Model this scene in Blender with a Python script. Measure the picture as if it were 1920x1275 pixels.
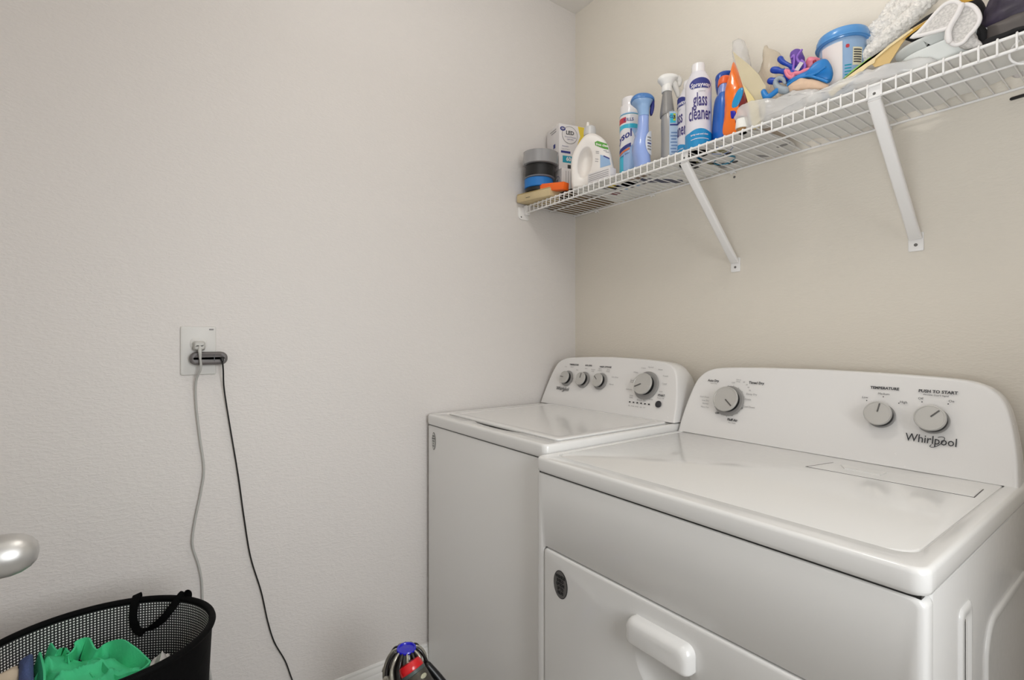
import bpy, bmesh, math, random
from mathutils import Vector, Matrix, noise

# ------------------------------------------------------------------ scene, camera, light
for o in list(bpy.data.objects):
    bpy.data.objects.remove(o)
S = bpy.context.scene
COL = S.collection
PI = math.pi
R = math.radians
random.seed(7)

cam_d = bpy.data.cameras.new('camera')
cam_d.sensor_width = 36.0
cam_d.lens = 932.86 / 1920 * 36
cam_d.clip_start = 0.02
cam = bpy.data.objects.new('camera', cam_d)
cam.location = (1.5152, -1.4416, 1.1269)
cam.rotation_euler = (R(90), 0, R(90) - 0.6338)
COL.objects.link(cam)
S.camera = cam

w = bpy.data.worlds.new('world')
S.world = w
w.use_nodes = True
w.node_tree.nodes['Background'].inputs[0].default_value = (1, 0.97, 0.92, 1)
w.node_tree.nodes['Background'].inputs[1].default_value = 0.3

def lamp(name, kind, loc, power, color, size, target=None):
    d = bpy.data.lights.new(name, kind)
    d.energy = power
    d.color = color
    if kind == 'AREA':
        d.shape = 'RECTANGLE'
        d.size, d.size_y = size
    else:
        d.shadow_soft_size = size
    o = bpy.data.objects.new(name, d)
    o.location = loc
    if target:
        o.rotation_euler = (Vector(target) - Vector(loc)).to_track_quat('-Z', 'Y').to_euler()
    COL.objects.link(o)
    return o
# the two bulbs of the ceiling fixture
lamp('ceiling_bulb', 'POINT', (0.80, -0.90, 2.34), 2.5, (1.0, 0.985, 0.965), 0.045)
lamp('ceiling_bulb', 'POINT', (0.90, -0.82, 2.34), 2.5, (1.0, 0.985, 0.965), 0.045)
# added fill lights without a real source: ceiling bounce, broad front, left wall, low
lamp('bounce_fill', 'AREA', (1.45, -0.85, 1.95), 5.6, (0.95, 0.98, 1.0), (1.3, 1.0), (1.45, -0.80, 2.48))
lamp('front_fill', 'AREA', (1.45, -1.67, 1.60), 1.5, (0.95, 0.98, 1.0), (1.6, 1.4), (1.55, 0.0, 1.50))
lamp('wall_fill', 'AREA', (2.15, -1.05, 1.25), 6.0, (0.95, 0.98, 1.0), (0.6, 0.9), (0.0, -1.20, 0.66)).data.spread = R(105)
lamp('low_fill', 'AREA', (1.45, -1.60, 1.05), 2.4, (0.95, 0.98, 1.0), (0.5, 0.3), (1.22, 0.0, 2.00)).data.spread = R(80)

V = S.view_settings
V.view_transform = 'Standard'
V.look = 'None'
V.gamma = 1
V.use_curve_mapping = False
V.exposure = 0.0

# ------------------------------------------------------------------ materials
def lin(c):
    return tuple((v / 255 / 12.92 if v <= 10 else ((v / 255 + 0.055) / 1.055) ** 2.4) for v in c)
MATS = {}
def mat(name, rgb, rough=0.5, metal=0.0, bump=0.0, bscale=80, var=0.0, trans=0.0, coat=0.0, alpha=1.0, emit=0.0, bdist=0.002):
    if name in MATS:
        return MATS[name]
    m = bpy.data.materials.new(name)
    m.use_nodes = True
    nt = m.node_tree
    b = nt.nodes['Principled BSDF']
    c = lin(rgb) + (1,)
    b.inputs['Base Color'].default_value = c
    b.inputs['Roughness'].default_value = rough
    b.inputs['Metallic'].default_value = metal
    b.inputs['Transmission Weight'].default_value = trans
    b.inputs['Coat Weight'].default_value = coat
    b.inputs['Alpha'].default_value = alpha
    if emit:
        b.inputs['Emission Color'].default_value = c
        b.inputs['Emission Strength'].default_value = emit
    tc = nt.nodes.new('ShaderNodeTexCoord')
    n = nt.nodes.new('ShaderNodeTexNoise')
    n.inputs['Scale'].default_value = bscale
    n.inputs['Detail'].default_value = 3
    nt.links.new(tc.outputs['Object'], n.inputs['Vector'])
    if var:
        r = nt.nodes.new('ShaderNodeValToRGB')
        r.color_ramp.elements[0].position = 0.35
        r.color_ramp.elements[1].position = 0.65
        r.color_ramp.elements[0].color = tuple(v * (1 - var) for v in c[:3]) + (1,)
        r.color_ramp.elements[1].color = tuple(min(1, v * (1 + var)) for v in c[:3]) + (1,)
        nt.links.new(n.outputs['Fac'], r.inputs[0])
        nt.links.new(r.outputs[0], b.inputs['Base Color'])
    else:
        # tiny roughness break-up
        mr = nt.nodes.new('ShaderNodeMapRange')
        mr.inputs['To Min'].default_value = max(0.02, rough - 0.03)
        mr.inputs['To Max'].default_value = min(1, rough + 0.03)
        nt.links.new(n.outputs['Fac'], mr.inputs['Value'])
        nt.links.new(mr.outputs[0], b.inputs['Roughness'])
    if bump:
        bp = nt.nodes.new('ShaderNodeBump')
        bp.inputs['Strength'].default_value = bump
        bp.inputs['Distance'].default_value = bdist
        nt.links.new(n.outputs['Fac'], bp.inputs['Height'])
        nt.links.new(bp.outputs[0], b.inputs['Normal'])
    MATS[name] = m
    return m

def wall_mat(name, rgb, bump=0.26):
    """painted orange-peel drywall: low blobs stretched sideways over fine grain"""
    m = bpy.data.materials.new(name)
    m.use_nodes = True
    nt = m.node_tree
    b = nt.nodes['Principled BSDF']
    b.inputs['Base Color'].default_value = lin(rgb) + (1,)
    b.inputs['Roughness'].default_value = 0.55
    tc = nt.nodes.new('ShaderNodeTexCoord')
    mp = nt.nodes.new('ShaderNodeMapping')
    mp.inputs['Scale'].default_value = (0.55, 0.55, 1.3)
    nt.links.new(tc.outputs['Object'], mp.inputs[0])
    n1 = nt.nodes.new('ShaderNodeTexNoise')
    n1.inputs['Scale'].default_value = 150
    n1.inputs['Detail'].default_value = 2.5
    n1.inputs['Distortion'].default_value = 0.6
    n2 = nt.nodes.new('ShaderNodeTexNoise')
    n2.inputs['Scale'].default_value = 60
    n2.inputs['Detail'].default_value = 1.5
    nt.links.new(mp.outputs[0], n1.inputs['Vector'])
    nt.links.new(mp.outputs[0], n2.inputs['Vector'])
    r1 = nt.nodes.new('ShaderNodeMapRange')
    r1.inputs['From Min'].default_value = 0.42
    r1.inputs['From Max'].default_value = 0.62
    nt.links.new(n1.outputs['Fac'], r1.inputs['Value'])
    ad = nt.nodes.new('ShaderNodeMath')
    ad.operation = 'MULTIPLY_ADD'
    ad.inputs[1].default_value = 0.6
    nt.links.new(r1.outputs[0], ad.inputs[0])
    nt.links.new(n2.outputs['Fac'], ad.inputs[2])
    bp = nt.nodes.new('ShaderNodeBump')
    bp.inputs['Strength'].default_value = bump
    bp.inputs['Distance'].default_value = 0.0022
    nt.links.new(ad.outputs[0], bp.inputs['Height'])
    nt.links.new(bp.outputs[0], b.inputs['Normal'])
    return m

def gingham_mat(name):
    """woven mesh lining: pale cells between black threads (UV = cells)"""
    m = bpy.data.materials.new(name)
    m.use_nodes = True
    nt = m.node_tree
    b = nt.nodes['Principled BSDF']
    b.inputs['Roughness'].default_value = 0.8
    uv = nt.nodes.new('ShaderNodeUVMap')
    uv.uv_map = 'UVMap'
    sp = nt.nodes.new('ShaderNodeSeparateXYZ')
    nt.links.new(uv.outputs[0], sp.inputs[0])
    outs = []
    for i in (0, 1):
        fr = nt.nodes.new('ShaderNodeMath')
        fr.operation = 'FRACT'
        nt.links.new(sp.outputs[i], fr.inputs[0])
        gt = nt.nodes.new('ShaderNodeMath')
        gt.operation = 'GREATER_THAN'
        gt.inputs[1].default_value = 0.48
        nt.links.new(fr.outputs[0], gt.inputs[0])
        outs.append(gt)
    mu = nt.nodes.new('ShaderNodeMath')
    mu.operation = 'MULTIPLY'
    nt.links.new(outs[0].outputs[0], mu.inputs[0])
    nt.links.new(outs[1].outputs[0], mu.inputs[1])
    mx = nt.nodes.new('ShaderNodeMix')
    mx.data_type = 'RGBA'
    nt.links.new(mu.outputs[0], mx.inputs['Factor'])
    mx.inputs['A'].default_value = (0.010, 0.010, 0.011, 1)
    mx.inputs['B'].default_value = (0.80, 0.79, 0.77, 1)
    nt.links.new(mx.outputs['Result'], b.inputs['Base Color'])
    return m

M_wall = wall_mat('wall_paint', (222, 217, 213))
M_wall_b = wall_mat('wall_paint_warm', (224, 217, 205), 0.17)
M_ceil = mat('ceiling_paint', (232, 228, 222), 0.8, bump=0.15, bscale=60)
M_floor = mat('floor_vinyl', (198, 194, 188), 0.5, var=0.12, bscale=9)
M_trim = mat('white_trim', (236, 235, 232), 0.35)
M_enamel = mat('white_enamel', (231, 230, 228), 0.16, coat=0.3)
M_enamel2 = mat('white_enamel_panel', (229, 228, 226), 0.24, coat=0.1)
M_console = mat('white_console_plastic', (233, 231, 229), 0.26)
M_grey_ring = mat('grey_dial_ring', (150, 148, 146), 0.35)
M_silver = mat('brushed_silver_plastic', (196, 194, 190), 0.34, metal=0.3)
M_black = mat('black_plastic', (16, 16, 17), 0.35)
M_print = mat('dark_grey_print', (50, 50, 54), 0.6)
M_print_l = mat('light_grey_print', (140, 138, 138), 0.6)
M_shelf = mat('white_vinyl_coated_wire', (238, 236, 234), 0.35)
M_screw = mat('screw_steel', (120, 118, 116), 0.35, metal=0.8)

# ------------------------------------------------------------------ helpers
def link(name, me, m=None, parent=None, smooth=True, sharp=38):
    o = bpy.data.objects.new(name, me)
    COL.objects.link(o)
    if m is not None:
        me.materials.append(m)
    if smooth:
        me.polygons.foreach_set('use_smooth', [True] * len(me.polygons))
        me.set_sharp_from_angle(angle=R(sharp))
    if parent:
        o.parent = parent
    return o

def mk(name, verts, faces, m=None, parent=None, smooth=True, sharp=38, fix=True):
    """verts in WORLD coordinates; the object's origin becomes the parent's"""
    off = parent_loc(parent)
    me = bpy.data.meshes.new(name)
    me.from_pydata([(v[0] - off.x, v[1] - off.y, v[2] - off.z) for v in verts], [], faces)
    if fix:
        bm = bmesh.new()
        bm.from_mesh(me)
        bmesh.ops.recalc_face_normals(bm, faces=bm.faces)
        bm.to_mesh(me)
        bm.free()
    me.update()
    return link(name, me, m, parent, smooth, sharp)

def parent_loc(p):
    v = Vector((0, 0, 0))
    while p:
        v += p.location
        p = p.parent
    return v

def tag(o, label=None, cat=None, group=None, kind=None):
    if label: o['label'] = label
    if cat: o['category'] = cat
    if group: o['group'] = group
    if kind: o['kind'] = kind
    return o

def thing(name, loc, label, cat, group=None):
    o = bpy.data.objects.new(name, None)
    o.empty_display_size = 0.05
    o.location = loc
    COL.objects.link(o)
    return tag(o, label, cat, group)

def box_vf(x0, x1, y0, y1, z0, z1):
    v = [(x0, y0, z0), (x1, y0, z0), (x1, y1, z0), (x0, y1, z0), (x0, y0, z1), (x1, y0, z1), (x1, y1, z1), (x0, y1, z1)]
    f = [(0, 3, 2, 1), (4, 5, 6, 7), (0, 1, 5, 4), (1, 2, 6, 5), (2, 3, 7, 6), (3, 0, 4, 7)]
    return v, f

def bev(o, width, seg=2):
    bm = bmesh.new()
    bm.from_mesh(o.data)
    bmesh.ops.bevel(bm, geom=[e for e in bm.edges if len(e.link_faces) == 2 and e.calc_face_angle(0) > 0.6], offset=width, segments=seg, affect='EDGES', profile=0.5)
    bm.to_mesh(o.data)
    bm.free()
    me = o.data
    me.polygons.foreach_set('use_smooth', [True] * len(me.polygons))
    me.set_sharp_from_angle(angle=R(38))
    return o

def box(name, x0, x1, y0, y1, z0, z1, m, parent=None, b=0.0, seg=2):
    v, f = box_vf(x0, x1, y0, y1, z0, z1)
    o = mk(name, v, f, m, parent)
    if b:
        bev(o, b, seg)
    return o

def obox(name, corner, ex, ey, ez, m, parent=None, b=0.0):
    """box from a corner and three edge vectors"""
    c = Vector(corner); ex = Vector(ex); ey = Vector(ey); ez = Vector(ez)
    v = [c, c + ex, c + ex + ey, c + ey, c + ez, c + ex + ez, c + ex + ey + ez, c + ey + ez]
    f = [(0, 3, 2, 1), (4, 5, 6, 7), (0, 1, 5, 4), (1, 2, 6, 5), (2, 3, 7, 6), (3, 0, 4, 7)]
    o = mk(name, v, f, m, parent)
    if b: bev(o, b)
    return o

def loft(name, rings, m, parent=None, cap0=True, cap1=True, closed=True, sharp=38):
    n = len(rings[0])
    v = [p for r in rings for p in r]
    f = []
    for i in range(len(rings) - 1):
        for k in range(n if closed else n - 1):
            a, b = i * n + k, i * n + (k + 1) % n
            f.append((a, b, b + n, a + n))
    if cap0: f.append(tuple(range(n)))
    if cap1: f.append(tuple((len(rings) - 1) * n + k for k in range(n)))
    return mk(name, v, f, m, parent, sharp=sharp)

def rrect(x0, x1, y0, y1, r, nc=6, ne=1):
    """rounded rectangle outline (2-D), counter-clockwise from the lower right; equal count for any size"""
    rs = r if isinstance(r, (tuple, list)) else (r, r, r, r)   # BR, TR, TL, BL
    cs = [(x1, y0, -1, 1, -90), (x1, y1, -1, -1, 0), (x0, y1, 1, -1, 90), (x0, y0, 1, 1, 180)]
    pts = []
    for i, (cx, cy, sx, sy, a0) in enumerate(cs):
        q = rs[i]
        for k in range(nc + 1):
            a = R(a0 + 90 * k / nc)
            pts.append((cx + sx * q + q * math.cos(a), cy + sy * q + q * math.sin(a)))
        if ne > 1:
            j = (i + 1) % 4
            nx, ny, tx, ty, b0 = cs[j]
            qn = rs[j]
            e = (nx + tx * qn + qn * math.cos(R(b0)), ny + ty * qn + qn * math.sin(R(b0)))
            s = pts[-1]
            for k in range(1, ne):
                pts.append((s[0] + (e[0] - s[0]) * k / ne, s[1] + (e[1] - s[1]) * k / ne))
    return pts

def lathe_vf(profile, M, n=32):
    """profile = [(radius, height)], M = 4x4 placing local z as axis"""
    v, f = [], []
    for r, h in profile:
        for k in range(n):
            a = 2 * PI * k / n
            v.append(M @ Vector((r * math.cos(a), r * math.sin(a), h)))
    for i in range(len(profile) - 1):
        for k in range(n):
            a, b = i * n + k, i * n + (k + 1) % n
            f.append((a, b, b + n, a + n))
    f.append(tuple(range(n)))
    f.append(tuple((len(profile) - 1) * n + k for k in range(n)))
    return v, f

def lathe(name, profile, loc, m, parent=None, n=32, axis=(0, 0, 1), sx=1, sy=1, rz=0, sharp=38):
    q = Vector(axis).normalized().to_track_quat('Z', 'Y').to_matrix().to_4x4()
    M = Matrix.Translation(Vector(loc)) @ q @ Matrix.Rotation(rz, 4, 'Z') @ Matrix.Diagonal((sx, sy, 1, 1))
    v, f = lathe_vf(profile, M, n)
    return mk(name, v, f, m, parent, sharp=sharp)

def smooth_path(pts, sub=6):
    """Catmull-Rom through the points (any tuple length)"""
    out = []
    P = [pts[0]] + list(pts) + [pts[-1]]
    for i in range(1, len(P) - 2):
        p0, p1, p2, p3 = P[i - 1], P[i], P[i + 1], P[i + 2]
        for k in range(sub):
            t = k / sub
            out.append(tuple(0.5 * (2 * b + (c - a) * t + (2 * a - 5 * b + 4 * c - d) * t * t + (3 * b - a - 3 * c + d) * t ** 3) for a, b, c, d in zip(p0, p1, p2, p3)))
    out.append(tuple(pts[-1]))
    return out

def tube_vf(pts, rad, n=8, closed=False, round_ends=False):
    P = [Vector(p[:3]) for p in pts]
    rr = list(rad) if isinstance(rad, (list, tuple)) else [rad] * len(P)
    if round_ends and not closed:
        d0 = (P[0] - P[1]).normalized(); d1 = (P[-1] - P[-2]).normalized()
        pre, prr, post, por = [], [], [], []
        for a in (80, 60, 35):
            pre.append(P[0] + d0 * rr[0] * math.sin(R(a))); prr.append(rr[0] * math.cos(R(a)))
            post.insert(0, P[-1] + d1 * rr[-1] * math.sin(R(a))); por.insert(0, rr[-1] * math.cos(R(a)))
        P = pre + P + post
        rr = prr + rr + por
    v, f = [], []
    t = (P[1] - P[0]).normalized()
    up = Vector((0, 0, 1)) if abs(t.z) < 0.9 else Vector((0, 1, 0))
    nn = t.cross(up).normalized()
    for i, p in enumerate(P):
        if closed:
            t2 = (P[(i + 1) % len(P)] - P[i - 1]).normalized()
        else:
            t2 = (P[min(i + 1, len(P) - 1)] - P[max(i - 1, 0)]).normalized()
        nn = (nn - t2 * nn.dot(t2)).normalized()
        bb = t2.cross(nn)
        for k in range(n):
            a = 2 * PI * k / n
            v.append(p + (nn * math.cos(a) + bb * math.sin(a)) * rr[i])
    m_ = len(P)
    for i in range(m_ if closed else m_ - 1):
        j = (i + 1) % m_
        for k in range(n):
            f.append((i * n + k, i * n + (k + 1) % n, j * n + (k + 1) % n, j * n + k))
    if not closed:
        f.append(tuple(range(n)))
        f.append(tuple((m_ - 1) * n + k for k in range(n)))
    return v, f

def tube(name, pts, rad, m, parent=None, n=8, closed=False, sub=0, round_ends=False):
    if sub:
        if isinstance(rad, (list, tuple)):
            q = smooth_path([tuple(p) + (r,) for p, r in zip(pts, rad)], sub)
            pts = [a[:3] for a in q]; rad = [max(1e-4, a[3]) for a in q]
        else:
            pts = smooth_path(pts, sub)
    v, f = tube_vf(pts, rad, n, closed, round_ends)
    return mk(name, v, f, m, parent, sharp=60)

def ribbon(name, pts, width, thick, m, parent=None, wdir=(0, 1, 0), sub=5):
    """flat strap along a path; wdir = direction of its width"""
    P = [Vector(p) for p in smooth_path(pts, sub)]
    rings = []
    for i, p in enumerate(P):
        t = (P[min(i + 1, len(P) - 1)] - P[max(i - 1, 0)]).normalized()
        wv = Vector(wdir); wv = (wv - t * wv.dot(t)).normalized()
        nv = t.cross(wv)
        rings.append([p + wv * width / 2 + nv * thick / 2, p - wv * width / 2 + nv * thick / 2, p - wv * width / 2 - nv * thick / 2, p + wv * width / 2 - nv * thick / 2])
    return loft(name, rings, m, parent)

def resample(out, n):
    L = [0]
    for i in range(len(out)):
        a, b = out[i], out[(i + 1) % len(out)]
        L.append(L[-1] + math.hypot(b[0] - a[0], b[1] - a[1]))
    res = []
    j = 0
    for k in range(n):
        s = L[-1] * k / n
        while L[j + 1] < s: j += 1
        a, b = out[j], out[(j + 1) % len(out)]
        t = (s - L[j]) / max(1e-9, L[j + 1] - L[j])
        res.append((a[0] + (b[0] - a[0]) * t, a[1] + (b[1] - a[1]) * t))
    return res

def pillow(name, outline, y, thick, m, parent=None, n=48, crumple=0.0, cs=40, seed=0, round_=True, lean=0.0, rings_n=9, flat=0.5):
    """soft bulging body whose outline stands in the x-z plane at depth y; lean = dy per dz"""
    pts = [(p[0], max(p[1], 1.6455)) if p[1] > 1.5 else p[:2] for p in outline]
    if round_:
        pts = smooth_path(pts + [pts[0]], 4)[:-1]
    pts = resample(pts, n)
    cx = sum(p[0] for p in pts) / n; cz = sum(p[1] for p in pts) / n
    zb = min(p[1] for p in pts)
    rings = []
    lv = [(0.04, 1)] + [(math.sin(R(90 * k / rings_n)), 1) for k in range(1, rings_n)] + [(1, 0)] + [(math.sin(R(90 * k / rings_n)), -1) for k in range(rings_n - 1, 0, -1)] + [(0.04, -1)]
    for s, sd in lv:
        h = (max(0, 1 - s ** 2.6) ** flat) * thick / 2 * sd
        ring = []
        for (px, pz) in pts:
            x = cx + (px - cx) * s; z = cz + (pz - cz) * s
            yy = y - h + (z - zb) * lean
            q = Vector((x, yy, z))
            if crumple:
                nv = noise.noise_vector(Vector((x * cs + seed, yy * cs, z * cs))) + 0.5 * noise.noise_vector(Vector((x * cs * 2.3, yy * cs * 2.3 + seed, z * cs * 2.3)))
                q += nv * crumple
            if zb > 1.60:
                q.z = max(q.z, 1.6452)
            ring.append(q)
        rings.append(ring)
    return loft(name, rings, m, parent, sharp=70)

def plate(name, outline, y, thick, m, parent=None, lean=0.0, skew=0.0):
    outline = [(p[0], max(p[1], 1.6455)) for p in outline]
    """flat panel (board, envelope, print) standing in the x-z plane at depth y"""
    zb = min(p[1] for p in outline); xb = min(p[0] for p in outline)
    a = [(p[0], y + (p[1] - zb) * lean + (p[0] - xb) * skew, p[1]) for p in outline]
    b = [(p[0], p[1] + thick, p[2]) for p in a]
    return loft(name, [a, b], m, parent, sharp=30)

def sheet(name, outline, z, thick, m, parent=None):
    a = [(p[0], p[1], z) for p in outline]
    b = [(p[0], p[1], z + thick) for p in outline]
    return loft(name, [a, b], m, parent, sharp=30)

_tc = {}
def text_vf(s, size, bold=0.0, sx=1.0, align='CENTER'):
    key = (s, size, bold, sx, align)
    if key in _tc: return _tc[key]
    c = bpy.data.curves.new('t', 'FONT')
    c.body = s; c.size = size; c.align_x = align; c.align_y = 'CENTER'
    c.offset = bold; c.resolution_u = 2; c.extrude = 0.0
    o = bpy.data.objects.new('t', c)
    me = o.to_mesh()
    v = [(p.co.x * sx, p.co.y) for p in me.vertices]
    f = [tuple(p.vertices) for p in me.polygons]
    o.to_mesh_clear()
    bpy.data.objects.remove(o); bpy.data.curves.remove(c)
    _tc[key] = (v, f)
    return v, f

def text(s, size, fn, m, parent, bold=0.0, sx=1.0, align='CENTER', name='lettering'):
    """flat lettering; fn maps (u, v) on the surface to a world point"""
    v, f = text_vf(s, size, bold, sx, align)
    return mk(name, [fn(a, b) for a, b in v], f, m, parent, smooth=False, fix=False)

def plane_fn(o, u, v):
    o = Vector(o); u = Vector(u).normalized(); v = Vector(v).normalized()
    return lambda a, b: o + u * a + v * b

def cyl_fn(cx, cy, r, z, th0):
    """wrap onto a vertical cylinder"""
    return lambda a, b: Vector((cx + r * math.cos(th0 + a / r), cy + r * math.sin(th0 + a / r), z + b))

def decal(name, pts, fn, m, parent, th=0):
    return mk(name, [fn(a, b) for a, b in pts], [tuple(range(len(pts)))], m, parent, smooth=False, fix=False)

def ellipse(cx, cy, rx, ry, n=28, rot=0):
    return [(cx + rx * math.cos(2 * PI * k / n) * math.cos(rot) - ry * math.sin(2 * PI * k / n) * math.sin(rot), cy + rx * math.cos(2 * PI * k / n) * math.sin(rot) + ry * math.sin(2 * PI * k / n) * math.cos(rot)) for k in range(n)]

def rect(cx, cy, wd, h):
    return [(cx - wd / 2, cy - h / 2), (cx + wd / 2, cy - h / 2), (cx + wd / 2, cy + h / 2), (cx - wd / 2, cy + h / 2)]

def patch(name, x0, x1, y0, y1, fn, m, parent, nx=16, ny=2, keep=None):
    """grid decal that follows a curved surface"""
    v = []; f = []
    for j in range(ny + 1):
        for i in range(nx + 1):
            v.append(fn(x0 + (x1 - x0) * i / nx, y0 + (y1 - y0) * j / ny))
    for j in range(ny):
        for i in range(nx):
            a = j * (nx + 1) + i
            cx = x0 + (x1 - x0) * (i + .5) / nx; cy = y0 + (y1 - y0) * (j + .5) / ny
            if keep is None or keep(cx, cy):
                f.append((a, a + 1, a + nx + 2, a + nx + 1))
    return mk(name, v, f, m, parent, smooth=False, fix=False)

def disc(name, cx, cy, rx, ry, fn, m, parent, n=40, nr=6, keep=None):
    """elliptical decal that follows a curved surface"""
    v = [fn(cx, cy)]; f = []
    for j in range(1, nr + 1):
        for k in range(n):
            a = 2 * PI * k / n
            px, py = cx + rx * j / nr * math.cos(a), cy + ry * j / nr * math.sin(a)
            if keep: px, py = keep(px, py)
            v.append(fn(px, py))
    for k in range(n): f.append((0, 1 + k, 1 + (k + 1) % n))
    for j in range(nr - 1):
        for k in range(n):
            a, b = 1 + j * n + k, 1 + j * n + (k + 1) % n
            f.append((a, a + n, b + n, b))
    return mk(name, v, f, m, parent, smooth=False, fix=False)

# ------------------------------------------------------------------ room shell
RX, RY, H = 2.35, -1.705, 2.485
def struct(o):
    o['kind'] = 'structure'
    return o
struct(box('wall_left', -0.10, 0.0, RY - 0.1, 0.1, 0, H, M_wall))
struct(box('wall_back', 0.0, RX + 0.1, 0.0, 0.10, 0, H, M_wall_b))
struct(box('wall_right', RX, RX + 0.10, RY - 0.1, 0.0, 0, H, M_wall))
struct(box('wall_front', 0.0, RX, RY - 0.10, RY, 0, H, M_wall))
struct(box('floor', -0.1, RX + 0.1, RY - 0.1, 0.1, -0.05, 0, M_floor))
struct(box('ceiling', -0.1, RX + 0.1, RY - 0.1, 0.1, H, H + 0.05, M_ceil))
def baseboard(name, p0, p1, nrm):
    prof = [(0, 0), (0.014, 0), (0.014, 0.074), (0.0125, 0.080), (0.0115, 0.082), (0.0115, 0.087), (0.009, 0.094), (0.0065, 0.099), (0.006, 0.105), (0.004, 0.109), (0, 0.110)]
    p0 = Vector(p0); p1 = Vector(p1); nr = Vector(nrm)
    rings = [[p + nr * a + Vector((0, 0, b)) for a, b in prof] for p in (p0, p1)]
    return struct(loft(name, rings, M_trim, sharp=20))
baseboard('baseboard_left', (0, RY, 0), (0, 0, 0), (1, 0, 0))
baseboard('baseboard_back', (0.014, 0, 0), (RX, 0, 0), (0, -1, 0))
baseboard('baseboard_right', (RX, RY, 0), (RX, -0.014, 0), (-1, 0, 0))

# door leaf folded back against the front wall, only its knob reaches into the picture
dr = struct(box('door_1', 0.615, 1.385, -1.680, -1.645, 0.012, 2.04, M_trim, b=0.002))
M_nickel = mat('satin_nickel', (206, 205, 203), 0.38, metal=0.85)
kn = [(a * (0.95 if b > 0.03 else 1), b * 0.98) for a, b in [(0.031, 0.0), (0.031, 0.004), (0.026, 0.008), (0.012, 0.010), (0.0105, 0.030), (0.012, 0.036), (0.019, 0.041), (0.0245, 0.050), (0.0268, 0.062), (0.0262, 0.074), (0.0235, 0.084), (0.0185, 0.092), (0.0115, 0.0975), (0.004, 0.0992)]]
lathe('door_knob', kn, (0.674, -1.6455, 0.868), M_nickel, dr, n=48, axis=(0, 1, 0), sharp=60)
for hz in (0.25, 1.0, 1.8):
    lathe('hinge', [(0.006, -0.045), (0.006, 0.045)], (1.385, -1.690, hz), M_nickel, dr, n=12)

# ceiling fixture above the machines
cl = thing('ceiling_light', (0.85, -0.86, H), 'round white flush-mount ceiling light above the washer', 'ceiling light')
lathe('fixture_base', [(0.16, -0.002), (0.165, -0.006), (0.165, -0.022), (0.155, -0.030), (0.02, -0.031)], (0.85, -0.86, H), M_trim, cl)
lathe('light_diffuser', [(0.150, -0.030), (0.148, -0.045), (0.13, -0.066), (0.09, -0.082), (0.04, -0.090), (0.003, -0.092)], (0.85, -0.86, H), mat('lit_glass', (255, 244, 226), 0.4, emit=1.5), cl)

# ------------------------------------------------------------------ WASHER
WX0, WX1, WY, WT = 0.012, 0.624, -0.690, 0.881
wa = thing('washing_machine', ((WX0 + WX1) / 2, -0.36, 0), 'white top-load washing machine in the corner with four round grey dials', 'washing machine')
def cabinet(x0, x1, yf, zt, par):
    rings = []
    for z, i in ((0.025, 0.004), (0.03, 0), (zt - 0.004, 0), (zt, 0.003)):
        rings.append([(a, b, z) for a, b in rrect(x0 + i, x1 - i, yf + i, -0.035, 0.010, 4)])
    return loft('cabinet', rings, M_enamel2, par)
cabinet(WX0 + 0.002, WX1 - 0.002, WY + 0.003, 0.8445, wa)
for fx in (WX0 + 0.05, WX1 - 0.05):
    for fy in (WY + 0.05, -0.08):
        lathe('foot', [(0.02, 0.0), (0.022, 0.004), (0.022, 0.012), (0.008, 0.014), (0.008, 0.030)], (fx, fy, 0.0), M_black, wa, n=16)
# deck with a channel round the lid and a finger scoop at its front
def deck(x0, x1, y0, y1, zb, zt, inner, par, r_out, r_in, depth, chan, scoop=None, nm='deck'):
    ix0, ix1, iy0, iy1 = inner
    rings = []
    def add(pts, z): rings.append([(a, b, z) for a, b in pts])
    ne = 40
    for i, z in ((0.004, zb), (0.0008, zb + 0.003), (0, zb + 0.007), (0, zt - 0.007), (0.0008, zt - 0.0036), (0.0025, zt - 0.0014), (0.0050, zt - 0.0002), (0.0062, zt), (0.0075, zt)):
        add(rrect(x0 + i, x1 - i, y0 + i, y1, max(0.002, r_out - i * 0.5), 6, ne), z)
    def inn(e, z, sc=True):
        p = rrect(ix0 + e, ix1 - e, iy0 + e, iy1 - e, r_in, 6, ne)
        if scoop and sc:
            s0, s1, dd = scoop
            p = [(a, b - dd * max(0, math.sin(PI * min(1, max(0, (a - s0) / (s1 - s0))))) ** 0.6 if b < iy0 + 0.02 and s0 < a < s1 else b) for a, b in p]
        add(p, z)
    inn(0, zt); inn(0.0010, zt - 0.0006); inn(0.0016, zt - depth); 
    if chan:
        inn(0.0016 + chan, zt - depth, False)
        inn(0.0022 + chan, zt - 0.0012, False)
        inn(0.0050 + chan, zt - 0.0004, False)
    return loft(nm, rings, M_enamel, par, sharp=50)
deck(WX0, WX1, WY, -0.03, 0.8475, WT, (0.060, 0.610, -0.638, -0.199), wa, 0.016, 0.012, 0.010, 0, (0.235, 0.475, 0.020))
lidr = []
for i, z in ((0.006, WT - 0.006), (0.0012, WT - 0.003), (0, WT - 0.001), (0, WT + 0.0015), (0.0015, WT + 0.0035), (0.005, WT + 0.0045), (0.022, WT + 0.0045), (0.027, WT + 0.0030), (0.033, WT + 0.0030)):
    lidr.append([(a, b, z) for a, b in rrect(0.066 + i, 0.604 - i, -0.634 + i, -0.2035 - i * 0.3, 0.012, 6)])
loft('lid', lidr, M_enamel, wa, sharp=50)
# black slab painting the shade of the seam gap under the deck
box('deck_gap_shade', WX0 + 0.006, WX1 - 0.006, WY + 0.008, -0.05, 0.8440, 0.8480, M_black, wa)

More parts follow.
